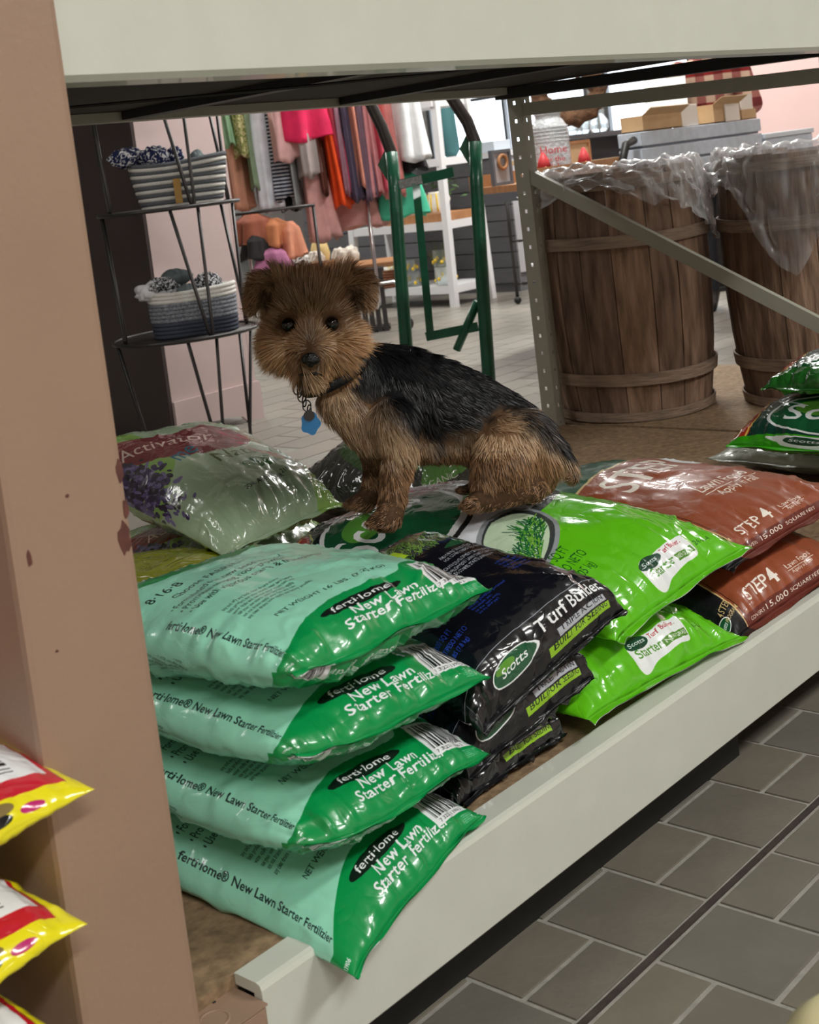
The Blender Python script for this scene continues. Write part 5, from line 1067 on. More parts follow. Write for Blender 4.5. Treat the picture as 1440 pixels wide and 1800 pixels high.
# ------------------------------------------------------------------ clothes rack with single garments
RC = Vector((6.05, 5.98, 0)); RD = Vector((.84, -.54, 0)).normalized()*0 + E1
gr = thing('clothes_rack', 'chrome clothes rack on castors hung with pink, orange and white garments', 'clothes rack', tuple(RC))
RZ = 1.66
b = MB(); b.tube([-E1*.62+Vector((0, 0, RZ)), E1*.62+Vector((0, 0, RZ))], .013, 10); b.build('rail', M['chrome'], gr)
for s_ in (-1, 1):
    x_ = .17 if s_ > 0 else -.60
    b = MB(); b.tube([E1*x_+Vector((0, 0, RZ)), E1*x_+Vector((0, 0, .30)), E1*x_+Vector((0, 0, .20)), E1*(x_-.02)+Vector((0, 0, .15))], .0125, 10); b.build('post', M['chrome'], gr)
    b = MB(); p0 = E1*x_+Vector((0, 0, .31)); b.tube([p0-E1*.30-E2*.10+Vector((0, 0, -.03)), p0, p0+E1*.10, p0+E1*.14+Vector((0, 0, -.03)), p0+E1*.16+Vector((0, 0, -.22))], .0125, 10); b.build('foot_tube', M['chrome'], gr)
    b = MB(); b.lathe([(0, -.012), (.034, -.012), (.036, 0), (.034, .012), (0, .012)], n=18, cap=False); w0 = b.build('castor', M['black'], gr); w0.location = p0+E1*.165+Vector((0, 0, -.273)); w0.rotation_euler = (PI/2, 0, 0)
def garment(name, lab, cat, u, w, ztop, zbot, m, dep=.16, seed=1, flare=1.3, v=0.0, group=None, hanger=True, tilt=0.0):
    """a hanging garment seen edge-on: a closed sheaf of cloth with vertical folds, wider at the hem"""
    n, k = 36, 16; vs = []; fs = []; r_ = random.Random(seed); p1, p2 = r_.uniform(0, 6), r_.uniform(0, 6); H_ = ztop-zbot
    for i in range(k+1):
        s = i/k; z = -H_*s; g = (.45+.55*min(1, s*5))*(1+(flare-1)*s)
        for j in range(n):
            a = 2*PI*j/n; q = 1 + .16*math.sin(4*a+p1)*(.3+s) + .12*math.sin(7*a+p2+s*1.5)*(.2+s) + .05*math.sin(11*a+p1*2)*s
            x = w/2*g*q*math.cos(a) + tilt*s; y = dep*q*math.sin(a)*(.55+.45*min(1, s*4))
            vs.append(E1*x + E2*y + Vector((0, 0, z + (.018*math.sin(3*a+p1) if i == k else 0))))
    for i in range(k):
        for j in range(n): fs.append((i*n+j, i*n+(j+1) % n, (i+1)*n+(j+1) % n, (i+1)*n+j))
    fs.append(tuple(range(n-1, -1, -1))); vs.append(E1*tilt*.9+Vector((0, 0, -H_*.9))); c_ = len(vs)-1
    for j in range(n): fs.append((k*n+j, k*n+(j+1) % n, c_))
    b = MB(); b.add(vs, fs, True); p = RC + E1*u + E2*v
    t = thing(name, lab, cat, (p.x, p.y, ztop), 0, group); b.build('cloth', m, t)
    if hanger:
        h = RZ-ztop+.012; b = MB(); b.tube([Vector((0, 0, -.01)), Vector((0, 0, max(.02, h-.03))), Vector((0, 0, h+.005))], .002, 6); b.build('hanger_hook', M['chrome'], t)
    return t
def cm(n, r, g, b_): return pm(n, hexc(r, g, b_), .85, noise=(14, .86, 1.08), bump=(40, .15))
stripe = bpy.data.materials.new('navy_stripe_knit'); stripe.use_nodes = True; nt = stripe.node_tree; tb_ = nt.nodes['Principled BSDF']; tb_.inputs['Roughness'].default_value = .9
tc = nt.nodes.new('ShaderNodeTexCoord'); wv = nt.nodes.new('ShaderNodeTexWave'); wv.bands_direction = 'Z'; wv.inputs['Scale'].default_value = 14; rp = nt.nodes.new('ShaderNodeValToRGB'); rp.color_ramp.interpolation = 'CONSTANT'; rp.color_ramp.elements[0].color = (*hexc(30, 36, 56), 1); rp.color_ramp.elements[1].color = (*hexc(190, 196, 206), 1); rp.color_ramp.elements[1].position = .62
nt.links.new(tc.outputs['Object'], wv.inputs[0]); nt.links.new(wv.outputs[0], rp.inputs[0]); nt.links.new(rp.outputs[0], tb_.inputs['Base Color'])
M['floral'] = cloth_mat('yellow_floral_cloth', hexc(210, 200, 150), hexc(120, 130, 60), 30, .5)
# px centre, px width, bottom px, colour, flare -> u along the rail at 290 px/m
GL = [
 ('trousers', 'tan pink trousers at the left end of the clothes rack', 'trousers', 398, 30, .86, cm('tan_pink', 206, 148, 122), 1.15),
 ('shirt', 'short mint green top at the left of the clothes rack', 'shirt', 402, 12, 1.26, cm('mint_cloth', 150, 190, 150), 1.3),
 ('shirt', 'yellow floral top beside the mint green top', 'shirt', 419, 22, 1.19, M['floral'], 1.1),
 ('dress', 'sage green dress behind the yellow floral top', 'dress', 434, 14, .99, cm('sage_cloth', 136, 158, 128), 1.3),
 ('shirt', 'long white shirt left of the navy striped dress', 'shirt', 453, 28, .84, cm('white_cloth_a', 222, 226, 236), 1.35),
 ('dress', 'navy striped dress on the clothes rack', 'dress', 479, 22, .90, stripe, 1.2),
 ('skirt', 'black skirt hem below the navy striped dress', 'skirt', 487, 26, .83, cm('black_cloth', 28, 28, 34), 1.1),
 ('shirt', 'grey shirt right of the navy striped dress', 'shirt', 500, 12, .84, cm('grey_cloth', 146, 150, 152), 1.2),
 ('shirt', 'pale pink top with rolled sleeve on the clothes rack', 'shirt', 494, 34, 1.13, cm('pale_pink', 226, 178, 176), 1.0),
 ('dress', 'long dusty pink dress hanging lowest on the rack', 'dress', 527, 30, .62, cm('dusty_pink', 212, 160, 156), 1.9),
 ('shirt', 'beige grey top in front of the long dusty pink dress', 'shirt', 529, 26, 1.02, cm('beige_grey', 172, 160, 158), 1.0),
 ('shirt', 'hot pink blouse on the clothes rack', 'blouse', 522, 66, 1.24, cm('hot_pink', 236, 40, 96), 1.1),
 ('shirt', 'rust brown shirt beside the orange dress', 'shirt', 548, 14, .90, cm('rust_cloth', 92, 48, 34), 1.1),
 ('dress', 'bright orange dress on the clothes rack', 'dress', 567, 18, .81, cm('orange_cloth', 244, 82, 24), 2.0),
 ('dress', 'rose pink dress right of the orange dress', 'dress', 577, 24, .86, cm('rose_cloth', 206, 84, 108), 1.5),
 ('shirt', 'mauve shirt on the clothes rack', 'shirt', 590, 14, .88, cm('mauve_cloth', 160, 118, 136), 1.3),
 ('dress', 'slate blue dress on the clothes rack', 'dress', 604, 16, .84, cm('slate_cloth', 92, 84, 108), 1.3),
 ('shirt', 'peach shirt on the clothes rack', 'shirt', 617, 16, .91, cm('peach_cloth', 222, 148, 128), 1.1),
 ('dress', 'plum grey dress on the clothes rack', 'dress', 630, 14, .84, cm('plum_cloth', 122, 98, 116), 1.3),
 ('dress', 'light pink dress left of the deep rose shirt', 'dress', 642, 16, .86, cm('light_pink', 226, 156, 160), 1.3),
 ('shirt', 'deep rose shirt left of the green hand truck', 'shirt', 656, 18, .86, cm('deep_rose', 210, 84, 104), 1.2),
 ('shirt', 'salmon pink shirt behind the green hand truck', 'shirt', 673, 24, .84, cm('salmon_cloth', 224, 140, 136), 1.2),
 ('skirt', 'tiered dusty pink skirt low on the clothes rack', 'skirt', 592, 78, .665, cm('tier_pink', 204, 148, 142), 1.2),
 ('skirt', 'teal green skirt behind the green hand truck', 'skirt', 682, 62, .70, cm('teal_cloth', 72, 186, 150), 1.2),
 ('shirt', 'plain white shirt behind the hand truck', 'shirt', 703, 46, 1.04, cm('white_cloth_b', 232, 234, 236), 1.15),
 ('skirt', 'black skirt under the plain white shirt', 'skirt', 710, 38, .985, cm('black_cloth_b', 24, 24, 28), 1.0)]
for i, (nm_, lab, cat, px_, pw, zb_, m_, fl_) in enumerate(GL):
    u = (px_-563)/289.0*1.02 - .050; back = nm_ == 'skirt'
    zt = 1.60 if not back else (.96 if px_ in (487,) else (1.08 if px_ == 592 else (1.0 if px_ == 682 else 1.10)))
    garment(nm_, lab, cat, u, pw/289.0/((1+fl_)/2)*1.38, zt, zb_-.012*(u > 0)*0, m_, .13 if pw > 20 else .15, i+1, fl_, v=(.16 if back else (-.10 if i in (1, 2, 8, 10, 11) else .0)) , hanger=True, tilt=(.06 if px_ in (567, 577, 527) else .02))

# lower clothes bar and table of small goods left of the clothes rack
M['wood'] = pm('warm_wood', hexc(170, 120, 80), .6, noise=(10, .8, 1.15), stretch=(1, 5, 1)); M['wood2'] = pm('pale_wood', hexc(204, 174, 134), .6, noise=(10, .85, 1.1), stretch=(1, 5, 1)); M['fluff'] = pm('cream_plush', hexc(222, 214, 202), .95, bump=(60, .8)); M['dalm'] = cloth_mat('spotted_cloth', hexc(232, 230, 226), hexc(24, 24, 26), 26, .58)
for (nm_, lab, cat, px_, w_, zt, zb_, m_, v) in (
 ('blouse', 'rust ruffled blouse on the low bar beside the wire stand', 'blouse', 418, .20, .84, .66, cm('rust_ruffle', 150, 84, 62), -.35),
 ('blouse', 'ochre ruffled blouse under the white shirts', 'blouse', 452, .17, .80, .64, cm('ochre_ruffle', 196, 124, 84), -.32),
 ('shirt', 'black folded shirt on the low bar beside the wire stand', 'shirt', 418, .13, .72, .58, cm('black_low', 26, 22, 24), -.40),
 ('shirt', 'lilac shirt hanging low beside the wire stand', 'shirt', 446, .17, .63, .50, cm('lilac_cloth', 186, 118, 156), -.38),
 ('blouse', 'peach flared blouse on the low bar', 'blouse', 480, .12, .77, .56, cm('peach_low', 226, 152, 122), -.30)):
    garment(nm_, lab, cat, (px_-563)/289.0*.98 - .03, w_*.95, zt, zb_, m_, .10, int(px_), 1.5, v=v, hanger=False)
lb = thing('low_bar', 'low dark garment bar under the left garments of the clothes rack', 'stand', tuple(RC+E1*-.42+E2*-.36)); b = MB(); b.tube([-E1*.30+Vector((0, 0, .85)), E1*.28+Vector((0, 0, .85))], .01, 8); b.build('bar', M['iron'], lb)
for s_ in (-.29, .27):
    b = MB(); b.tube([E1*s_+Vector((0, 0, .85)), E1*s_+Vector((0, 0, .0))], .010, 8); b.build('leg', M['iron'], lb)
tb = thing('low_table', 'low grey wire table with plush bags and baskets behind the dog', 'table', tuple(RC+E1*-.10+E2*.55)); b = MB(); b.box((0, 0, .40), (.5, .9, .03), (0, 0, bz+PI/2)); b.build('table_top', M['wood'], tb)
for sx in (-1, 1):
    for sy in (-1, 1):
        b = MB(); p = E1*.42*sx+E2*.22*sy; b.tube([p+Vector((0, 0, .385)), p], .014, 8); b.build('leg', M['iron'], tb)
def g2(px_, v, z): p = RC+E1*((px_-563)/280.0)+E2*v; return (p.x, p.y, z)
bundle('handbag', 'black and white spotted handbag under the lilac shirt', 'handbag', g2(470, .38, .4155), (.13, .07, .055), M['dalm'], 2)
for k, (px_, z, lab) in enumerate(((505, .4155, 'cream plush pouch left of the long dusty dress'), (548, .4155, 'cream plush pouch behind the hem of the long dusty dress'), (568, .4155, 'cream drawstring pouch right of the long dusty dress'))):
    bundle('pouch', lab, 'pouch', g2(px_, .42+.04*k, z), (.055, .05, .06), M['fluff'], 4+k, fold=6)
bundle('sun_hat', 'straw coloured sun hat above the plush pouches', 'hat', g2(512, .62, .4155), (.06, .06, .105), cm('straw', 226, 200, 140), 12, fold=2)
for k, (px_, w_, h_, m_) in enumerate(((452, .07, .16, 'wood'), (500, .05, .22, 'wood2'), (520, .05, .24, 'wood'), (600, .06, .2, 'iron'))):
    p = g2(px_, .15, 0); t = thing('wooden_crate' if m_ != 'iron' else 'wire_crate', ['tall wooden crate standing near the wire stand legs', 'pale upright wooden crate just above the dog', 'warm brown upright wooden crate just above the dog', 'dark slatted crate right of the wooden crates'][k], 'crate', p)
    for i in range(4):
        for sg in (-1, 1):
            b = MB(); b.box((E1*(i-1.5)*w_*.7+E2*sg*.09+Vector((0, 0, h_))), (w_*.5, .012, h_*2), (0, 0, bz)); b.build('slat', M[m_], t)
    b = MB(); b.box((0, 0, .02), (w_*3, .165, .02), (0, 0, bz)); b.build('crate_bottom', M[m_], t); b = MB(); b.box((0, 0, h_*1.95), (w_*3, .165, .02), (0, 0, bz)); b.build('crate_top', M[m_], t)
# ------------------------------------------------------------------ white shelf unit with lemon ware
WXs, WYs = 7.23, 6.15
ws = thing('white_shelf_unit', 'white wooden shelf unit with lemon ware behind the hand truck', 'shelf unit', (WXs, WYs, 0))
for (x, y) in ((0, 0), (0, .93), (.42, 0), (.42, .93)):
    dx = .05 if x == 0 else -.05
    b = MB(); b.beam((x, y, 0), (x+dx, y*.96, 1.75), .05, .045, (1, 0, 0)); b.build('leg', M['white'], ws)
for z in (.15, .60, 1.04, 1.45):
    b = MB(); b.bb((.0, .0, z-.055), (.42, .93, z)); b.build('shelf_board', M['white'], ws)
M['lem'] = pm('lemon_yellow', hexc(238, 200, 50), .5); M['china'] = pm('white_china', hexc(236, 232, 222), .25, coat=.5); M['clearglass'] = glassm = pm('clear_glass', hexc(232, 238, 238), .06, trans=.92, alpha=.75, ior=1.1, spec=.6); M['leafg'] = pm('leaf_green', hexc(70, 100, 52), .7); M['grass_y'] = pm('olive_leaf', hexc(120, 128, 60), .8)
def S(x, y, z): return (WXs+x, WYs+y, z)
def pitcher(lab, p, s=1.0):
    t = thing('pitcher', lab, 'pitcher', p)
    b = MB(); b.lathe([(.058*s, 0), (.066*s, .01), (.070*s, .05*s), (.062*s, .11*s), (.056*s, .15*s), (.060*s, .165*s), (.055*s, .165*s), (.05*s, .14*s), (.05*s, .02), (0, .02)], n=30, cap=False); b.build('jug_body', M['china'], t)
    for k in range(8):
        a = 2*PI*k/8; b = MB(); b.tube([(r*s*1.012*math.cos(a), r*s*1.012*math.sin(a), z*s) for r, z in ((.066, .012), (.070, .05), (.062, .11), (.0565, .15))], .006, 6); b.build('stripe', M['lem'], t)
    b = MB(); q = E1; b.tube([q*.055*s+Vector((0, 0, .15*s)), q*.095*s+Vector((0, 0, .14*s)), q*.105*s+Vector((0, 0, .10*s)), q*.09*s+Vector((0, 0, .06*s)), q*.066*s+Vector((0, 0, .045*s))], .007, 8); b.build('handle', M['china'], t)
# tray shelf (middle)
at_box('wooden_tray', 'dark wooden tray on the middle shelf under the striped pitchers', 'tray', S(.03, .02, .6005), S(.36, .60, .66), M['wood'])
pitcher('yellow and white striped pitcher on the wooden tray, left of the shelf post', S(.10, .36, .661)); pitcher('striped pitcher on the wooden tray, beside the shelf post', S(.12, .16, .661), .9)
def jar(lab, p, r, h):
    t = thing('glass_jar', lab, 'jar', p); b = MB(); b.lathe([(r, 0), (r, h), (r-.004, h), (r-.004, .006), (0, .006)], n=26, cap=False); b.build('glass', M['clearglass'], t)
    for k in range(6):
        a = k*2*PI/6; b = MB(); b.sphere((r*1.0*math.cos(a), r*1.0*math.sin(a), h*(.28+.12*(k % 2))), (.012, .012, .014), 8, 6); b.build('lemon_print', M['lem'], t)
jar('wide glass jar with painted lemons at the shelf post, bottom shelf', S(.08, .12, .1505), .075, .13); jar('small glass jar with painted lemons stacked on the wide one', S(.09, .17, .281), .045, .12); jar('glass jar with painted lemons left of the shelf post, bottom shelf', S(.08, .44, .1505), .065, .10); jar('small glass jar of lemons on the left jar', S(.08, .44, .2515), .045, .09)
wb = thing('wicker_basket', 'brown wicker basket with wrapped goods on the bottom shelf', 'basket', S(.10, .70, .1505)); b = MB()
for k in range(7): b.tube([(.11*math.cos(a)+0, .14*math.sin(a), .01+k*.019) for a in [2*PI*j/28 for j in range(28)]], .010, 6, closed=True)
b.build('weave', pm('wicker', hexc(120, 72, 44), .8, noise=(60, .6, 1.2)), wb)
bundle('wrapped_gift', 'yellow and white wrapped bundle in the wicker basket', 'bundle', S(.10, .70, .17), (.09, .11, .08), cloth_mat('yellow_wrap', hexc(226, 206, 120), hexc(236, 236, 230), 14, .5), 3)
for (lab, y, z, w_, h_) in (('lemon print mug on the top shelf left', .62, 1.0405, .05, .12), ('lemon print mug on the top shelf middle', .40, 1.0405, .05, .12)):
    t = thing('mug', lab, 'mug', S(.12, y, z)); b = MB(); b.lathe([(w_*.9, 0), (w_, .01), (w_, h_), (w_-.005, h_), (w_-.005, .01), (0, .01)], n=24, cap=False); b.build('cup', M['china'], t); b = MB(); b.sphere((-w_*.75, -w_*.6, h_*.5), (.018, .018, .02), 10, 7); b.build('lemon_print', M['lem'], t); b = MB(); b.tube([E1*w_+Vector((0, 0, .09)), E1*(w_+.03)+Vector((0, 0, .08)), E1*(w_+.03)+Vector((0, 0, .04)), E1*w_+Vector((0, 0, .03))], .005, 7); b.build('handle', M['china'], t)
lv = thing('love_sign', 'small wooden sign reading LOVE beside a lemon on the top shelf', 'sign', S(.03, .34, 1.0405)); b = MB(); b.bb((0, 0, 0), (.03, .30, .10)); b.build('block', pm('sign_cream', hexc(216, 206, 190), .7), lv)
def sign_text(t, s, loc, parent, m, rot, ext=.001, cat=None):
    cu = bpy.data.curves.new('lettering', 'FONT'); cu.body = t; cu.size = s; cu.extrude = ext; cu.resolution_u = 2; cu.align_x = 'CENTER'; o = bpy.data.objects.new('lettering', cu); C.objects.link(o)
    dg = bpy.context.evaluated_depsgraph_get(); me = bpy.data.meshes.new_from_object(o.evaluated_get(dg)); bpy.data.objects.remove(o); me.materials.clear(); me.materials.append(m); o = bpy.data.objects.new('lettering', me); C.objects.link(o); o.location = loc; o.rotation_euler = rot; o.parent = parent; return o
sign_text('LOVE', .085, (-.002, .16, .02), lv, M['black'], (PI/2, 0, -PI/2)); b = MB(); b.sphere((-.01, .02, .05), (.03, .03, .028), 12, 8); b.build('lemon', M['lem'], lv)
lp = thing('potted_plant', 'trailing green leaves on the middle shelf behind the pitchers', 'plant', S(.22, .35, .661)); r_ = random.Random(4); b = MB()
for k in range(130):
    c = Vector((r_.uniform(-.10, .10), r_.uniform(-.3, .3), r_.uniform(.10, .22))); d = Vector((r_.uniform(-1, 1), r_.uniform(-1, 1), r_.uniform(-.6, .8))).normalized()*.03; w_ = d.orthogonal().normalized()*.009; b.add([c-d, c+w_, c+d, c-w_], [(0, 1, 2, 3)])
o = b.build('foliage', M['leafg'], lp); o['kind'] = 'stuff'; b = MB(); b.lathe([(.05, 0), (.06, .10), (.05, .10), (.04, .01)], n=16); b.build('pot', M['china'], lp)
lp = thing('potted_plant', 'dark green grass plant on the bottom shelf beside the lemon jars', 'plant', S(.26, .30, .1505)); b = MB()
for k in range(90):
    a = r_.uniform(0, 2*PI); q = Vector((math.cos(a), math.sin(a), 0)); c = q*.03; b.add([c-q.orthogonal()*.004+Vector((0, 0, .05)), c+q.orthogonal()*.004+Vector((0, 0, .05)), c+q*r_.uniform(.03, .12)+Vector((0, 0, r_.uniform(.22, .34)))], [(0, 1, 2)])
o = b.build('blades', M['grass_y'], lp); o['kind'] = 'stuff'; b = MB(); b.lathe([(.04, 0), (.05, .09), (.04, .09), (.03, .01)], n=16); b.build('pot', M['china'], lp)

# ------------------------------------------------------------------ grey planked counter and wire cart
gc = thing('grey_counter', 'grey planked sales counter right of the white shelf unit', 'counter', (7.95, 6.12, 0))
b = MB(); b.bb((.03, .02, .0), (.6, 2.2, 1.0)); b.build('carcass', M['greyslat'], gc); b = MB(); b.bb((0, -.02, 1.0005), (.64, 2.24, 1.04)); b.build('worktop', M['white'], gc)
for k in range(8):
    b = MB(); b.bb((.012, .0, .07+k*.116), (.0295, 2.2, .07+k*.116+.108)); b.build('plank', M['greyslat'], gc)
b = MB(); b.bb((.03, .0, .14), (.62, .0195, .995)); b.build('end_panel', pm('light_grey_panel', hexc(176, 176, 182), .6), gc)
at_box('paper_stack', 'stack of blue grey papers on the grey counter', 'papers', (8.0, 6.25, 1.0405), (8.2, 6.5, 1.12), pm('paper_blue', hexc(196, 206, 216), .7))
tv = thing('teal_umbrella', 'teal folded umbrella standing on the grey counter', 'umbrella', (8.1, 6.75, 1.0405)); b = MB(); b.lathe([(.04, 0), (.075, .05), (.055, .5), (.02, .62)], n=10); b.build('canopy', pm('teal', hexc(70, 120, 124), .6), tv); b = MB(); b.tube([(0, 0, .61), (0, 0, .75)], .01, 8); b.build('shaft', M['white'], tv)
wc = thing('wire_cart', 'dark wire cart with wooden top between the counter and the perforated upright', 'cart', (7.3, 5.35, 0))
for (x, y) in ((0, 0), (.35, 0), (0, .3), (.35, .3)):
    b = MB(); b.tube([(x, y, .05), (x, y, 1.0)], .012, 8); b.build('post', M['iron'], wc); b = MB(); b.sphere((x, y, .027), .026, 10, 8); b.build('castor', M['black'], wc)
for z in (.13, .42, .70):
    b = MB(); [b.tube([(0, .3*k/5, z), (.35, .3*k/5, z)], .004, 6) for k in range(6)]; [b.tube([(.35*k/5, 0, z+.006), (.35*k/5, .3, z+.006)], .004, 6) for k in range(6)]; b.build('wire_shelf', M['iron'], wc)
b = MB(); b.bb((-.01, -.01, .93), (.36, .31, .96)); b.build('cart_top', M['wood2'], wc)
for k in range(3): at_box('folded_towel', ['folded white towel at the bottom of the pile in the cart', 'folded white towel in the middle of the pile in the cart', 'folded white towel on top of the pile in the cart'][k], 'towel', (7.36, 5.38, .1405+.041*k), (7.6, 5.6, .18+.041*k), M['wclo'], 'towels in the wire cart', .012)

# ------------------------------------------------------------------ display tables behind the barrels
M['crate'] = pm('pale_blue_crate', hexc(196, 204, 216), .6, noise=(22, .88, 1.05), bump=(40, .2)); M['slategrey'] = pm('slate_paint', hexc(96, 98, 104), .6)
dt = thing('display_table', 'slate grey display table behind the left barrel', 'table', (4.8, 3.6, 0))
b = MB(); b.bb((0, 0, .80), (1.25, .32, .84)); b.build('table_top', M['slategrey'], dt)
for (x, y) in ((.10, .03), (1.2, .03), (.50, .29), (1.2, .29)): b = MB(); b.bb((x-.025, y-.025, 0), (x+.025, y+.025, .7995)); b.build('leg', M['slategrey'], dt)
tr = thing('wooden_tray', 'long wooden tray edge with jar and gnomes on the display table', 'tray', (4.82, 3.62, .8405))
b = MB(); b.bb((0, 0, 0), (.86, .30, .03)); b.build('tray_bottom', M['wood'], tr); b = MB(); b.bb((0, -.012, .0), (.86, -.0005, .088)); b.build('tray_front', M['wood'], tr); b = MB(); b.bb((0, .3005, 0), (.86, .312, .085)); b.build('tray_back', M['wood'], tr)
dj = thing('drink_dispenser', 'large embossed white glass jar with red lettering between two red gnomes', 'jar', (5.18, 3.72, .871)); fr_ = pm('frosted_glass', hexc(228, 232, 236), .3, bump=(60, 1.0), trans=.3, coat=.5)
prof_ = [(.075, 0), (.085, .015), (.088, .06), (.087, .20), (.084, .235), (.066, .265), (.058, .272), (.058, .29), (.062, .292), (.062, .302), (0, .302)]
b = MB(); b.lathe(prof_, n=36, cap=False); b.build('jar_body', fr_, dj)
for k in range(5): b = MB(); b.tube([(.0875*math.cos(a), .0875*math.sin(a), .17+k*.016) for a in [2*PI*j/40 for j in range(40)]], .0022, 5, closed=True); b.build('embossed_ring', fr_, dj)
M['redp'] = pm('red_print', hexc(206, 60, 66), .5)
for k, (t_, s_) in enumerate((('Home', .05), ('for the', .035), ('Holidays', .04))): o = sign_text(t_, s_, (-.0665, -.0655, .115-.038*k), dj, M['redp'], (PI/2, 0, bz)); o.location = (-.068, -.062, .115-.038*k)
for k, (x, lab) in enumerate(((5.03, 'red gnome ornament left of the white jar'), (5.35, 'red gnome ornament right of the white jar'))):
    t = thing('gnome', lab, 'ornament', (x, 3.66, .871)); b = MB(); b.lathe([(.035, 0), (.04, .03), (.03, .055)], n=16); b.build('beard', M['fluff'], t); b = MB(); b.lathe([(.034, .05), (.024, .09), (.006, .125)], n=16); b.build('hat', M['redp'], t); b = MB(); b.sphere((-.02, -.022, .05), .010, 8, 6); b.build('nose', pm('nose_pink', hexc(220, 160, 130), .6), t)
def frame_sign(lab, p, w_, h_, mf, mi, txt=None):
    t = thing('framed_sign', lab, 'sign', p); b = MB()
    for (a0, a1, c0, c1) in ((0, w_, 0, .014), (0, w_, h_-.014, h_), (0, .014, .014, h_-.014), (w_-.014, w_, .014, h_-.014)): b.bb((a0, 0, c0), (a1, .02, c1))
    b.build('frame', mf, t); b = MB(); b.bb((.014, .008, .014), (w_-.014, .016, h_-.014)); b.build('panel', mi, t)
    if txt: sign_text(txt, h_*.42, (w_/2, .0075, h_*.35), t, M['white'], (PI/2, 0, 0))
    return t
frame_sign('red wooden sign with white script right of the white jar', (5.36, 3.63, .871), .24, .06, M['wood2'], pm('red_board', hexc(150, 26, 32), .5), 'Merry')
frame_sign('wood framed plaque with a grey heart behind the red sign', (5.42, 3.80, .871), .20, .16, M['wood'], M['wood2']); frame_sign('grey shadow box with a ring at the left of the display table', (4.84, 3.80, .871), .14, .16, M['slategrey'], pm('grey_card', hexc(170, 170, 174), .7))
hb = MB(); hb.tube([(4.91+.03*math.cos(a), 3.797, .975+.03*math.sin(a)) for a in [2*PI*j/20 for j in range(20)]], .008, 8, closed=True); tag(hb.build('wood_ring', M['wood']), 'round wooden ring on the grey shadow box', 'ornament')
# raised shelf behind with glassware
sh = thing('riser_shelf', 'grey riser shelf with glass vases behind the display table goods', 'shelf', (5.90, 4.15, 0)); b = MB(); b.bb((0, 0, 1.04), (1.0, .25, 1.066)); b.build('shelf_board', M['greyslat'], sh); b = MB(); b.bb((0, .2, 0), (1.0, .22, 1.0395)); b.build('back_board', M['greyslat'], sh)
for x in (0, .97): b = MB(); b.bb((x, 0, 0), (x+.03, .199, 1.0395)); b.build('end_board', M['greyslat'], sh)
for k, (x, r, h, lab) in enumerate(((5.34, .035, .15, 'clear glass bottle on the riser shelf nearest the white jar'), (5.50, .045, .11, 'clear glass vase in the middle of the riser shelf'), (5.62, .04, .16, 'clear glass vase at the right of the riser shelf'), (5.78, .05, .12, 'clear glass bowl at the right end of the riser shelf'))):
    t = thing('glass_vase', lab, 'vase', (x+.64, 4.27, 1.0665)); b = MB(); b.lathe([(r*.7, 0), (r, .02), (r*1.05, h*.5), (r*.55, h*.8), (r*.7, h), (r*.62, h), (r*.5, h*.8), (r*.9, h*.5), (r*.85, .02), (0, .02)], n=20, cap=False); b.build('glass', M['clearglass'], t)
bundle('teal_bowl', 'dark teal bowl of ornaments on the riser shelf behind the white jar', 'bowl', (5.99, 4.27, 1.10), (.09, .07, .035), pm('teal_dark', hexc(60, 92, 88), .4), 5, fold=1)
wr = MB(); r_ = random.Random(9)
wreath = thing('fur_wreath', 'brown furry wreath hanging behind the jar and the end bar', 'wreath', (5.80, 4.02, 1.28)); wr.tube([E1*(.15*math.cos(a))+Vector((0, 0, .13*math.sin(a))) for a in [2*PI*j/36 for j in range(36)]], [.05+.012*math.sin(j*2.3) for j in range(36)], 10, closed=True); wr.build('ring', pm('brown_fur', hexc(112, 82, 60), .95, noise=(30, .5, 1.4), bump=(60, 1)), wreath)
wr = MB(); wr.tube([Vector((0, 0, .15)), Vector((0, 0, 1.84))], .003, 6); wr.build('hanging_cord', M['black'], wreath)
# stacked pale crates
cr_t = thing('crate_table', 'low table under the stacked pale blue trays', 'table', (5.2, 3.30, 0)); b = MB(); b.bb((-.02, .0, .70), (1.85, .25, .735)); b.build('table_top', M['slategrey'], cr_t)
for x in (.04, 1.75): b = MB(); b.bb((x, .02, 0), (x+.06, .23, .6995)); b.build('leg', M['slategrey'], cr_t)
M['gapdark'] = pm('tray_recess', hexc(120, 128, 140), .7)
for k in range(4):
    z0 = .7355+k*.0745; t = thing('stacking_tray', ['pale blue stacking tray at the bottom of the stack', 'pale blue stacking tray second from the bottom', 'pale blue stacking tray third from the bottom', 'pale blue stacking tray on top of the stack under the cartons'][k], 'tray', (5.285, 3.305, z0), 0, 'pale blue stacking trays')
    b = MB(); b.bb((0, 0, .010), (1.13, .12, .073), .004); b.build('tray_body', M['crate'], t); b = MB(); b.bb((.02, .008, 0), (1.11, .112, .0098)); b.build('foot_rim', M['gapdark'], t)
bt = thing('blue_bin', 'pale blue lidded bin right of the stacked trays', 'bin', (6.44, 3.305, .7355)); b = MB(); b.bb((0, 0, 0), (.54, .13, .19), .004); b.build('bin_body', M['crate'], bt); b = MB(); b.bb((-.01, -.008, .1905), (.55, .138, .215), .004); b.build('lid', pm('crate_lid', hexc(208, 216, 224), .5), bt)
hn = MB(); hn.tube([(5.16, 3.34, .736), (5.15, 3.33, .90), (5.20, 3.33, .985), (5.27, 3.33, 1.0)], .018, 10); tag(hn.build('hose_bend', M['black']), 'black bent pipe at the left end of the stacked trays', 'pipe')
kraft = pm('carton', hexc(196, 160, 118), .8, noise=(12, .9, 1.05)); M['kraft'] = kraft; card = pm('price_card', hexc(232, 222, 212), .7)
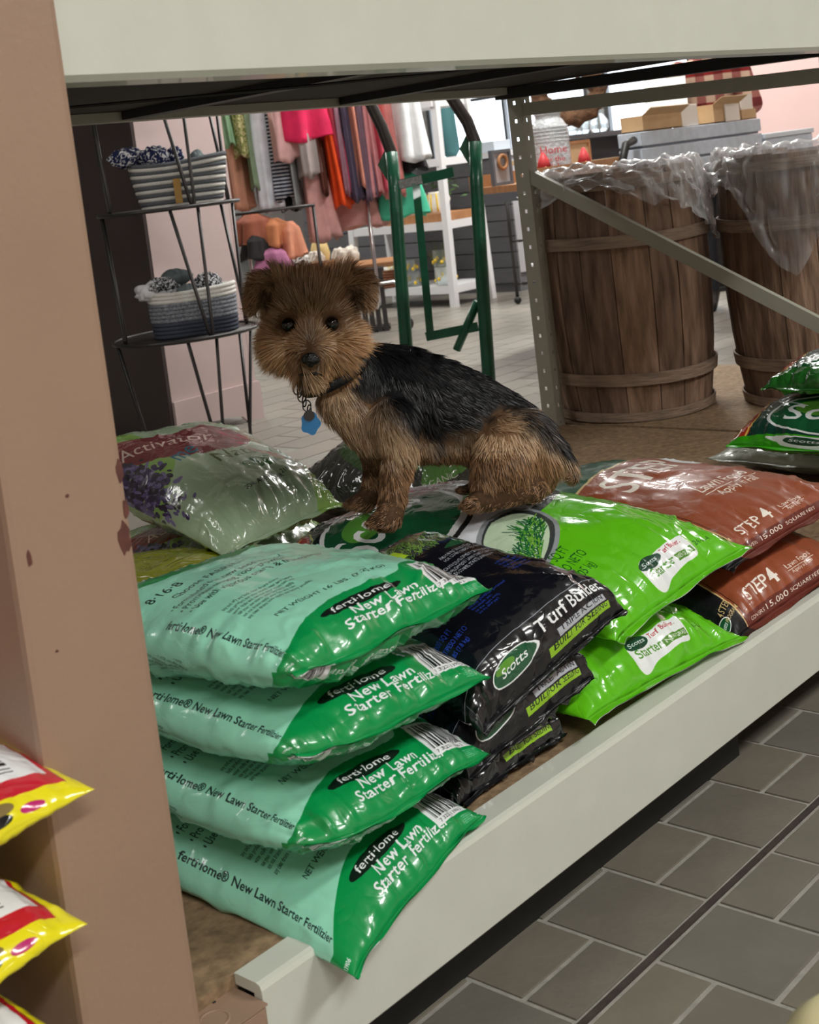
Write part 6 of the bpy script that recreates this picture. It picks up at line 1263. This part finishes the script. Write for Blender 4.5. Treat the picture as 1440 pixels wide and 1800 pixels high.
def carton(lab, p, w_, d_, h_, flap=True):
    t = thing('carton', lab, 'box', p); b = MB(); 
    for (a0, a1, c0, c1) in ((0, w_, 0, .005), (0, w_, d_-.005, d_), (0, .005, .005, d_-.005), (w_-.005, w_, .005, d_-.005)): b.bb((a0, c0, 0), (a1, c1, h_))
    b.bb((0, 0, 0), (w_, d_, .004)); b.build('carton_body', kraft, t)
    if flap:
        b = MB(); b.beam((w_/2, -.002, h_), (w_/2, -.05, h_+.03), w_, .003); b.build('flap', kraft, t)
    return t
ZT = .7355+4*.0745+.0005
carton('open brown carton with green print at the left on the stacked trays', (5.33, 3.315, ZT), .34, .115, .07)
carton('open brown carton under the hands of the person in the plaid shirt', (5.97, 3.315, ZT), .26, .115, .09)
carton('small brown carton full of cards beside the big carton', (6.24, 3.312, ZT+.0), .15, .115, .05, False)
for k in range(10):
    at_box('greeting_card', 'upright pale card in the rows at the right end of the stacked trays', 'card', (6.255+.0, 3.319+k*.0098, ZT+.006), (6.375, 3.3235+k*.0098, ZT+.125), card, 'rows of cards in the small carton', 0)
at_box('price_card', 'blank cream card leaning before the left carton on the trays', 'card', (5.60, 3.320, ZT), (5.83, 3.329, ZT+.10), card); at_box('price_card', 'blank cream card before the middle carton on the trays', 'card', (6.07, 3.306, ZT), (6.21, 3.314, ZT+.085), card)
lidb = thing('white_lid_board', 'white board propped up behind the left carton', 'board', (5.36, 3.46, .7355)); b = MB(); b.beam((.43, 0, .36), (.50, .04, .54), .20, .008); b.build('board', pm('white_board', hexc(230, 228, 222), .5), lidb); b = MB(); b.box((.43, .04, .18), (.16, .02, .36)); b.build('support', kraft, lidb)
sb = thing('spray_bottle', 'tall spray bottle with yellow label and green trigger behind the stacked trays', 'bottle', (5.92, 3.47, .7355)); b = MB(); b.lathe([(.035, 0), (.038, .01), (.036, .42), (.016, .48), (.014, .50), (0, .50)], n=20, cap=False); b.build('bottle_body', M['china'], sb); b = MB(); b.lathe([(.0378, .33), (.0385, .331), (.0375, .39), (.0365, .391)], n=20, cap=False); b.build('label_band', M['lem'], sb); b = MB(); b.bb((-.02, -.01, .50), (.02, .01, .535), .003); b.bb((-.045, -.006, .52), (-.019, .006, .532)); b.build('trigger', pm('trigger_green', hexc(30, 130, 80), .4), sb)
# dark banner pole and the pink back wall with shelves
pw = MB(); pw.bb((9.0, .2, 0), (9.12, 5.1, ZC-.001)); struct(pw.build('wall_partition', pm('pink_wall', hexc(222, 190, 186), .8, noise=(2, .95, 1.03))))
dk = thing('banner_stand', 'black banner standing left of the person in the plaid shirt', 'banner', (7.7, 4.32, 0)); b = MB(); b.box((0, 0, .75), (.13, .02, 1.5), (0, 0, bz)); b.build('banner', M['black'], dk); b = MB(); b.box((0, 0, .012), (.2, .2, .024), (0, 0, bz)); b.build('base', M['black'], dk)
bs = thing('black_shelf_frame', 'black pole shelf with framed signs against the pink wall', 'shelf unit', (8.6, 2.2, 0))
for (x, y) in ((0, 0), (0, .9), (0, 1.75), (.3, 0), (.3, 1.75)): b = MB(); b.bb((x, y, 0), (x+.03, y+.03, 1.9)); b.build('pole', M['black'], bs)
for z in (.55, .90, 1.22): b = MB(); b.bb((.0, .0, z-.03), (.33, 1.78, z)); b.build('shelf_board', M['wood2'], bs)
for k, (y, z, w_, h_, lab, tx) in enumerate(((2.75, 1.2205, .45, .12, 'cream wooden sign on the top shelf of the black pole shelf', 'bless'), (2.3, 1.2205, .4, .16, 'small cream house sign at the right end of the top pole shelf', None), (2.5, .9005, .75, .16, 'wooden plaque with hearts on the middle pole shelf', None), (3.3, .5505, .5, .2, 'pink box on the lowest pole shelf', None))):
    t = thing('shelf_sign', lab, 'sign', (8.62, y, z)); b = MB(); b.bb((0, 0, 0), (.05, w_, h_), .004); b.build('board', [card, card, M['kraft'], M['pink']][k], t)
    if tx: sign_text(tx, .09, (-.002, w_/2, .03), t, M['wood2'], (PI/2, 0, -PI/2))
    if k == 2:
        for q in range(4): b = MB(); b.sphere((-.002, .12+.17*q, .08), (.004, .05, .045), 10, 7); b.build('heart', [M['pink'], card, M['redp'], card][q], t)

# ------------------------------------------------------------------ the person in a plaid shirt, sorting the carton
pp_ = thing('person', 'person in a red and cream plaid shirt reaching into a carton', 'person', (6.93, 3.86, 0), math.atan2(-.50, -.86))
def grow(name, chains, vox, parent, m, smooth=5):
    bm = bmesh.new()
    for ch in chains: capsule_chain(bm, ch)
    me = bpy.data.meshes.new(name); bm.to_mesh(me); bm.free(); o = bpy.data.objects.new(name, me); C.objects.link(o)
    a = o.modifiers.new('r', 'REMESH'); a.mode = 'VOXEL'; a.voxel_size = vox; a.use_smooth_shade = True; s_ = o.modifiers.new('s', 'SMOOTH'); s_.iterations = smooth
    dg = bpy.context.evaluated_depsgraph_get(); m2 = bpy.data.meshes.new_from_object(o.evaluated_get(dg)); o.modifiers.clear(); o.data = m2; m2.name = name; m2.materials.clear(); m2.materials.append(m); m2.polygons.foreach_set('use_smooth', [True]*len(m2.polygons)); o.parent = parent; return o
skin = pm('skin', hexc(222, 172, 150), .5); jeans = pm('jeans', hexc(34, 34, 40), .8)
# local frame: x = facing, y = left
body_ch = [[(0, 0, .92, .13), (.01, 0, 1.10, .115), (.02, 0, 1.26, .12), (.02, 0, 1.36, .09), (.02, 0, 1.43, .05), (.05, 0, 1.50, .05)],
 [(.02, -.06, 1.30, .10), (.02, .06, 1.30, .10)], [(.0, -.05, .95, .115), (0, .05, .95, .115)],
 [(0, .09, .92, .095), (.02, .10, .50, .062), (-.02, .10, .09, .042), (.08, .11, .035, .034), (.13, .11, .03, .028)], [(0, -.09, .92, .095), (.03, -.10, .50, .062), (.0, -.10, .09, .042), (.10, -.11, .035, .034), (.15, -.11, .03, .028)],
 [(.02, .16, 1.34, .055), (.07, .22, 1.12, .046), (.26, .14, 1.08, .036), (.37, .07, 1.09, .026), (.42, .05, 1.085, .024)], [(.02, -.16, 1.34, .055), (.06, -.23, 1.13, .046), (.26, -.15, 1.07, .036), (.37, -.09, 1.09, .026), (.42, -.07, 1.085, .024)]]
hd_ch = [[(.06, 0, 1.60, .085), (.075, 0, 1.56, .072), (.09, 0, 1.53, .055)], [(.15, 0, 1.57, .014), (.155, 0, 1.555, .015)]]
fing = []
for s_ in (1, -1):
    hx, hy, hz = .43, s_*.06-.01, 1.083
    fing.append([(hx-.03, hy, hz, .024), (hx+.02, hy, hz-.003, .023)])
    for k, L_ in enumerate((.052, .060, .056, .044)):
        y_ = hy+(k-1.5)*.019; fing.append([(hx+.025, y_, hz-.004, .0095), (hx+.03+L_*.5, y_*1.0, hz-.010, .0085), (hx+.03+L_, y_, hz-.034, .0075)])
    fing.append([(hx-.02, hy-s_*.02, hz, .012), (hx+.01, hy-s_*.042, hz-.008, .010), (hx+.034, hy-s_*.048, hz-.020, .0085)])
grow('body', body_ch+hd_ch+fing, .011, pp_, skin)
plaid = bpy.data.materials.new('plaid_cloth'); plaid.use_nodes = True; nt = plaid.node_tree; pb_ = nt.nodes['Principled BSDF']; pb_.inputs['Roughness'].default_value = .9
tc = nt.nodes.new('ShaderNodeTexCoord'); col_nodes = []
prev_ = None
for ax, sc, cc_ in (('Z', 3.2, hexc(150, 34, 34)), ('Y', 3.2, hexc(150, 40, 36))):
    wv = nt.nodes.new('ShaderNodeTexWave'); wv.bands_direction = ax; wv.inputs['Scale'].default_value = sc; wv.inputs['Distortion'].default_value = .6; nt.links.new(tc.outputs['Object'], wv.inputs[0]); r = nt.nodes.new('ShaderNodeValToRGB'); r.color_ramp.elements[0].position = .42; r.color_ramp.elements[1].position = .58; r.color_ramp.elements[0].color = (*hexc(226, 206, 190), 1); r.color_ramp.elements[1].color = (*cc_, 1); nt.links.new(wv.outputs[0], r.inputs[0]); col_nodes.append(r)
mx = nt.nodes.new('ShaderNodeMix'); mx.data_type = 'RGBA'; mx.blend_type = 'MULTIPLY'; mx.inputs[0].default_value = .85; nt.links.new(col_nodes[0].outputs[0], mx.inputs[6]); nt.links.new(col_nodes[1].outputs[0], mx.inputs[7]); nt.links.new(mx.outputs[2], pb_.inputs['Base Color'])
def fat(ch, d): return [tuple(p[:3])+(p[3]+d,) for p in ch]
grow('plaid_shirt', [fat(body_ch[0][:4], .012), fat(body_ch[1], .012), fat(body_ch[2], .016), fat(body_ch[5][:4], .014), fat(body_ch[6][:4], .014)], .013, pp_, plaid)
grow('trousers', [fat(body_ch[3][:3], .012), fat(body_ch[4][:3], .012), fat(body_ch[2], .012)], .013, pp_, jeans); grow('shoes', [fat(body_ch[3][2:], .010), fat(body_ch[4][2:], .010)], .010, pp_, M['black'])
grow('hair', [[(.035, 0, 1.635, .092), (.02, 0, 1.60, .090), (.0, 0, 1.54, .07), (-.01, 0, 1.46, .05)]], .012, pp_, pm('brown_hair', hexc(84, 58, 42), .6, bump=(80, .6)))
for s_ in (1, -1):
    b = MB(); b.sphere((.138, s_*.030, 1.592), .011, 10, 8); b.build('eye', M['eye'], pp_); b = MB(); b.sphere((.06, s_*.087, 1.575), (.018, .010, .028), 10, 8); b.build('ear', skin, pp_)
b = MB(); b.tube([(.136, -.022, 1.525), (.143, 0, 1.522), (.136, .022, 1.525)], .005, 6); b.build('mouth', M['redp'], pp_)

# cream bin close to the camera, only its rounded lid in the corner of the frame
bn = thing('bin', 'cream rounded bin lid in the bottom right corner of the photo', 'bin', (.800, .392, 0)); b = MB(); b.lathe([(.0, .0), (.052, .0), (.058, .02), (.060, .36), (.0, .36)], n=40, cap=False); b.build('bin_body', M['cream2'], bn)
b = MB(); b.lathe([(.0, .3605), (.062, .3605), (.064, .37), (.058, .392), (.040, .408), (.018, .415), (0, .416)], n=44, cap=False); b.build('lid', pm('cream_plastic', hexc(232, 222, 176), .4), bn)
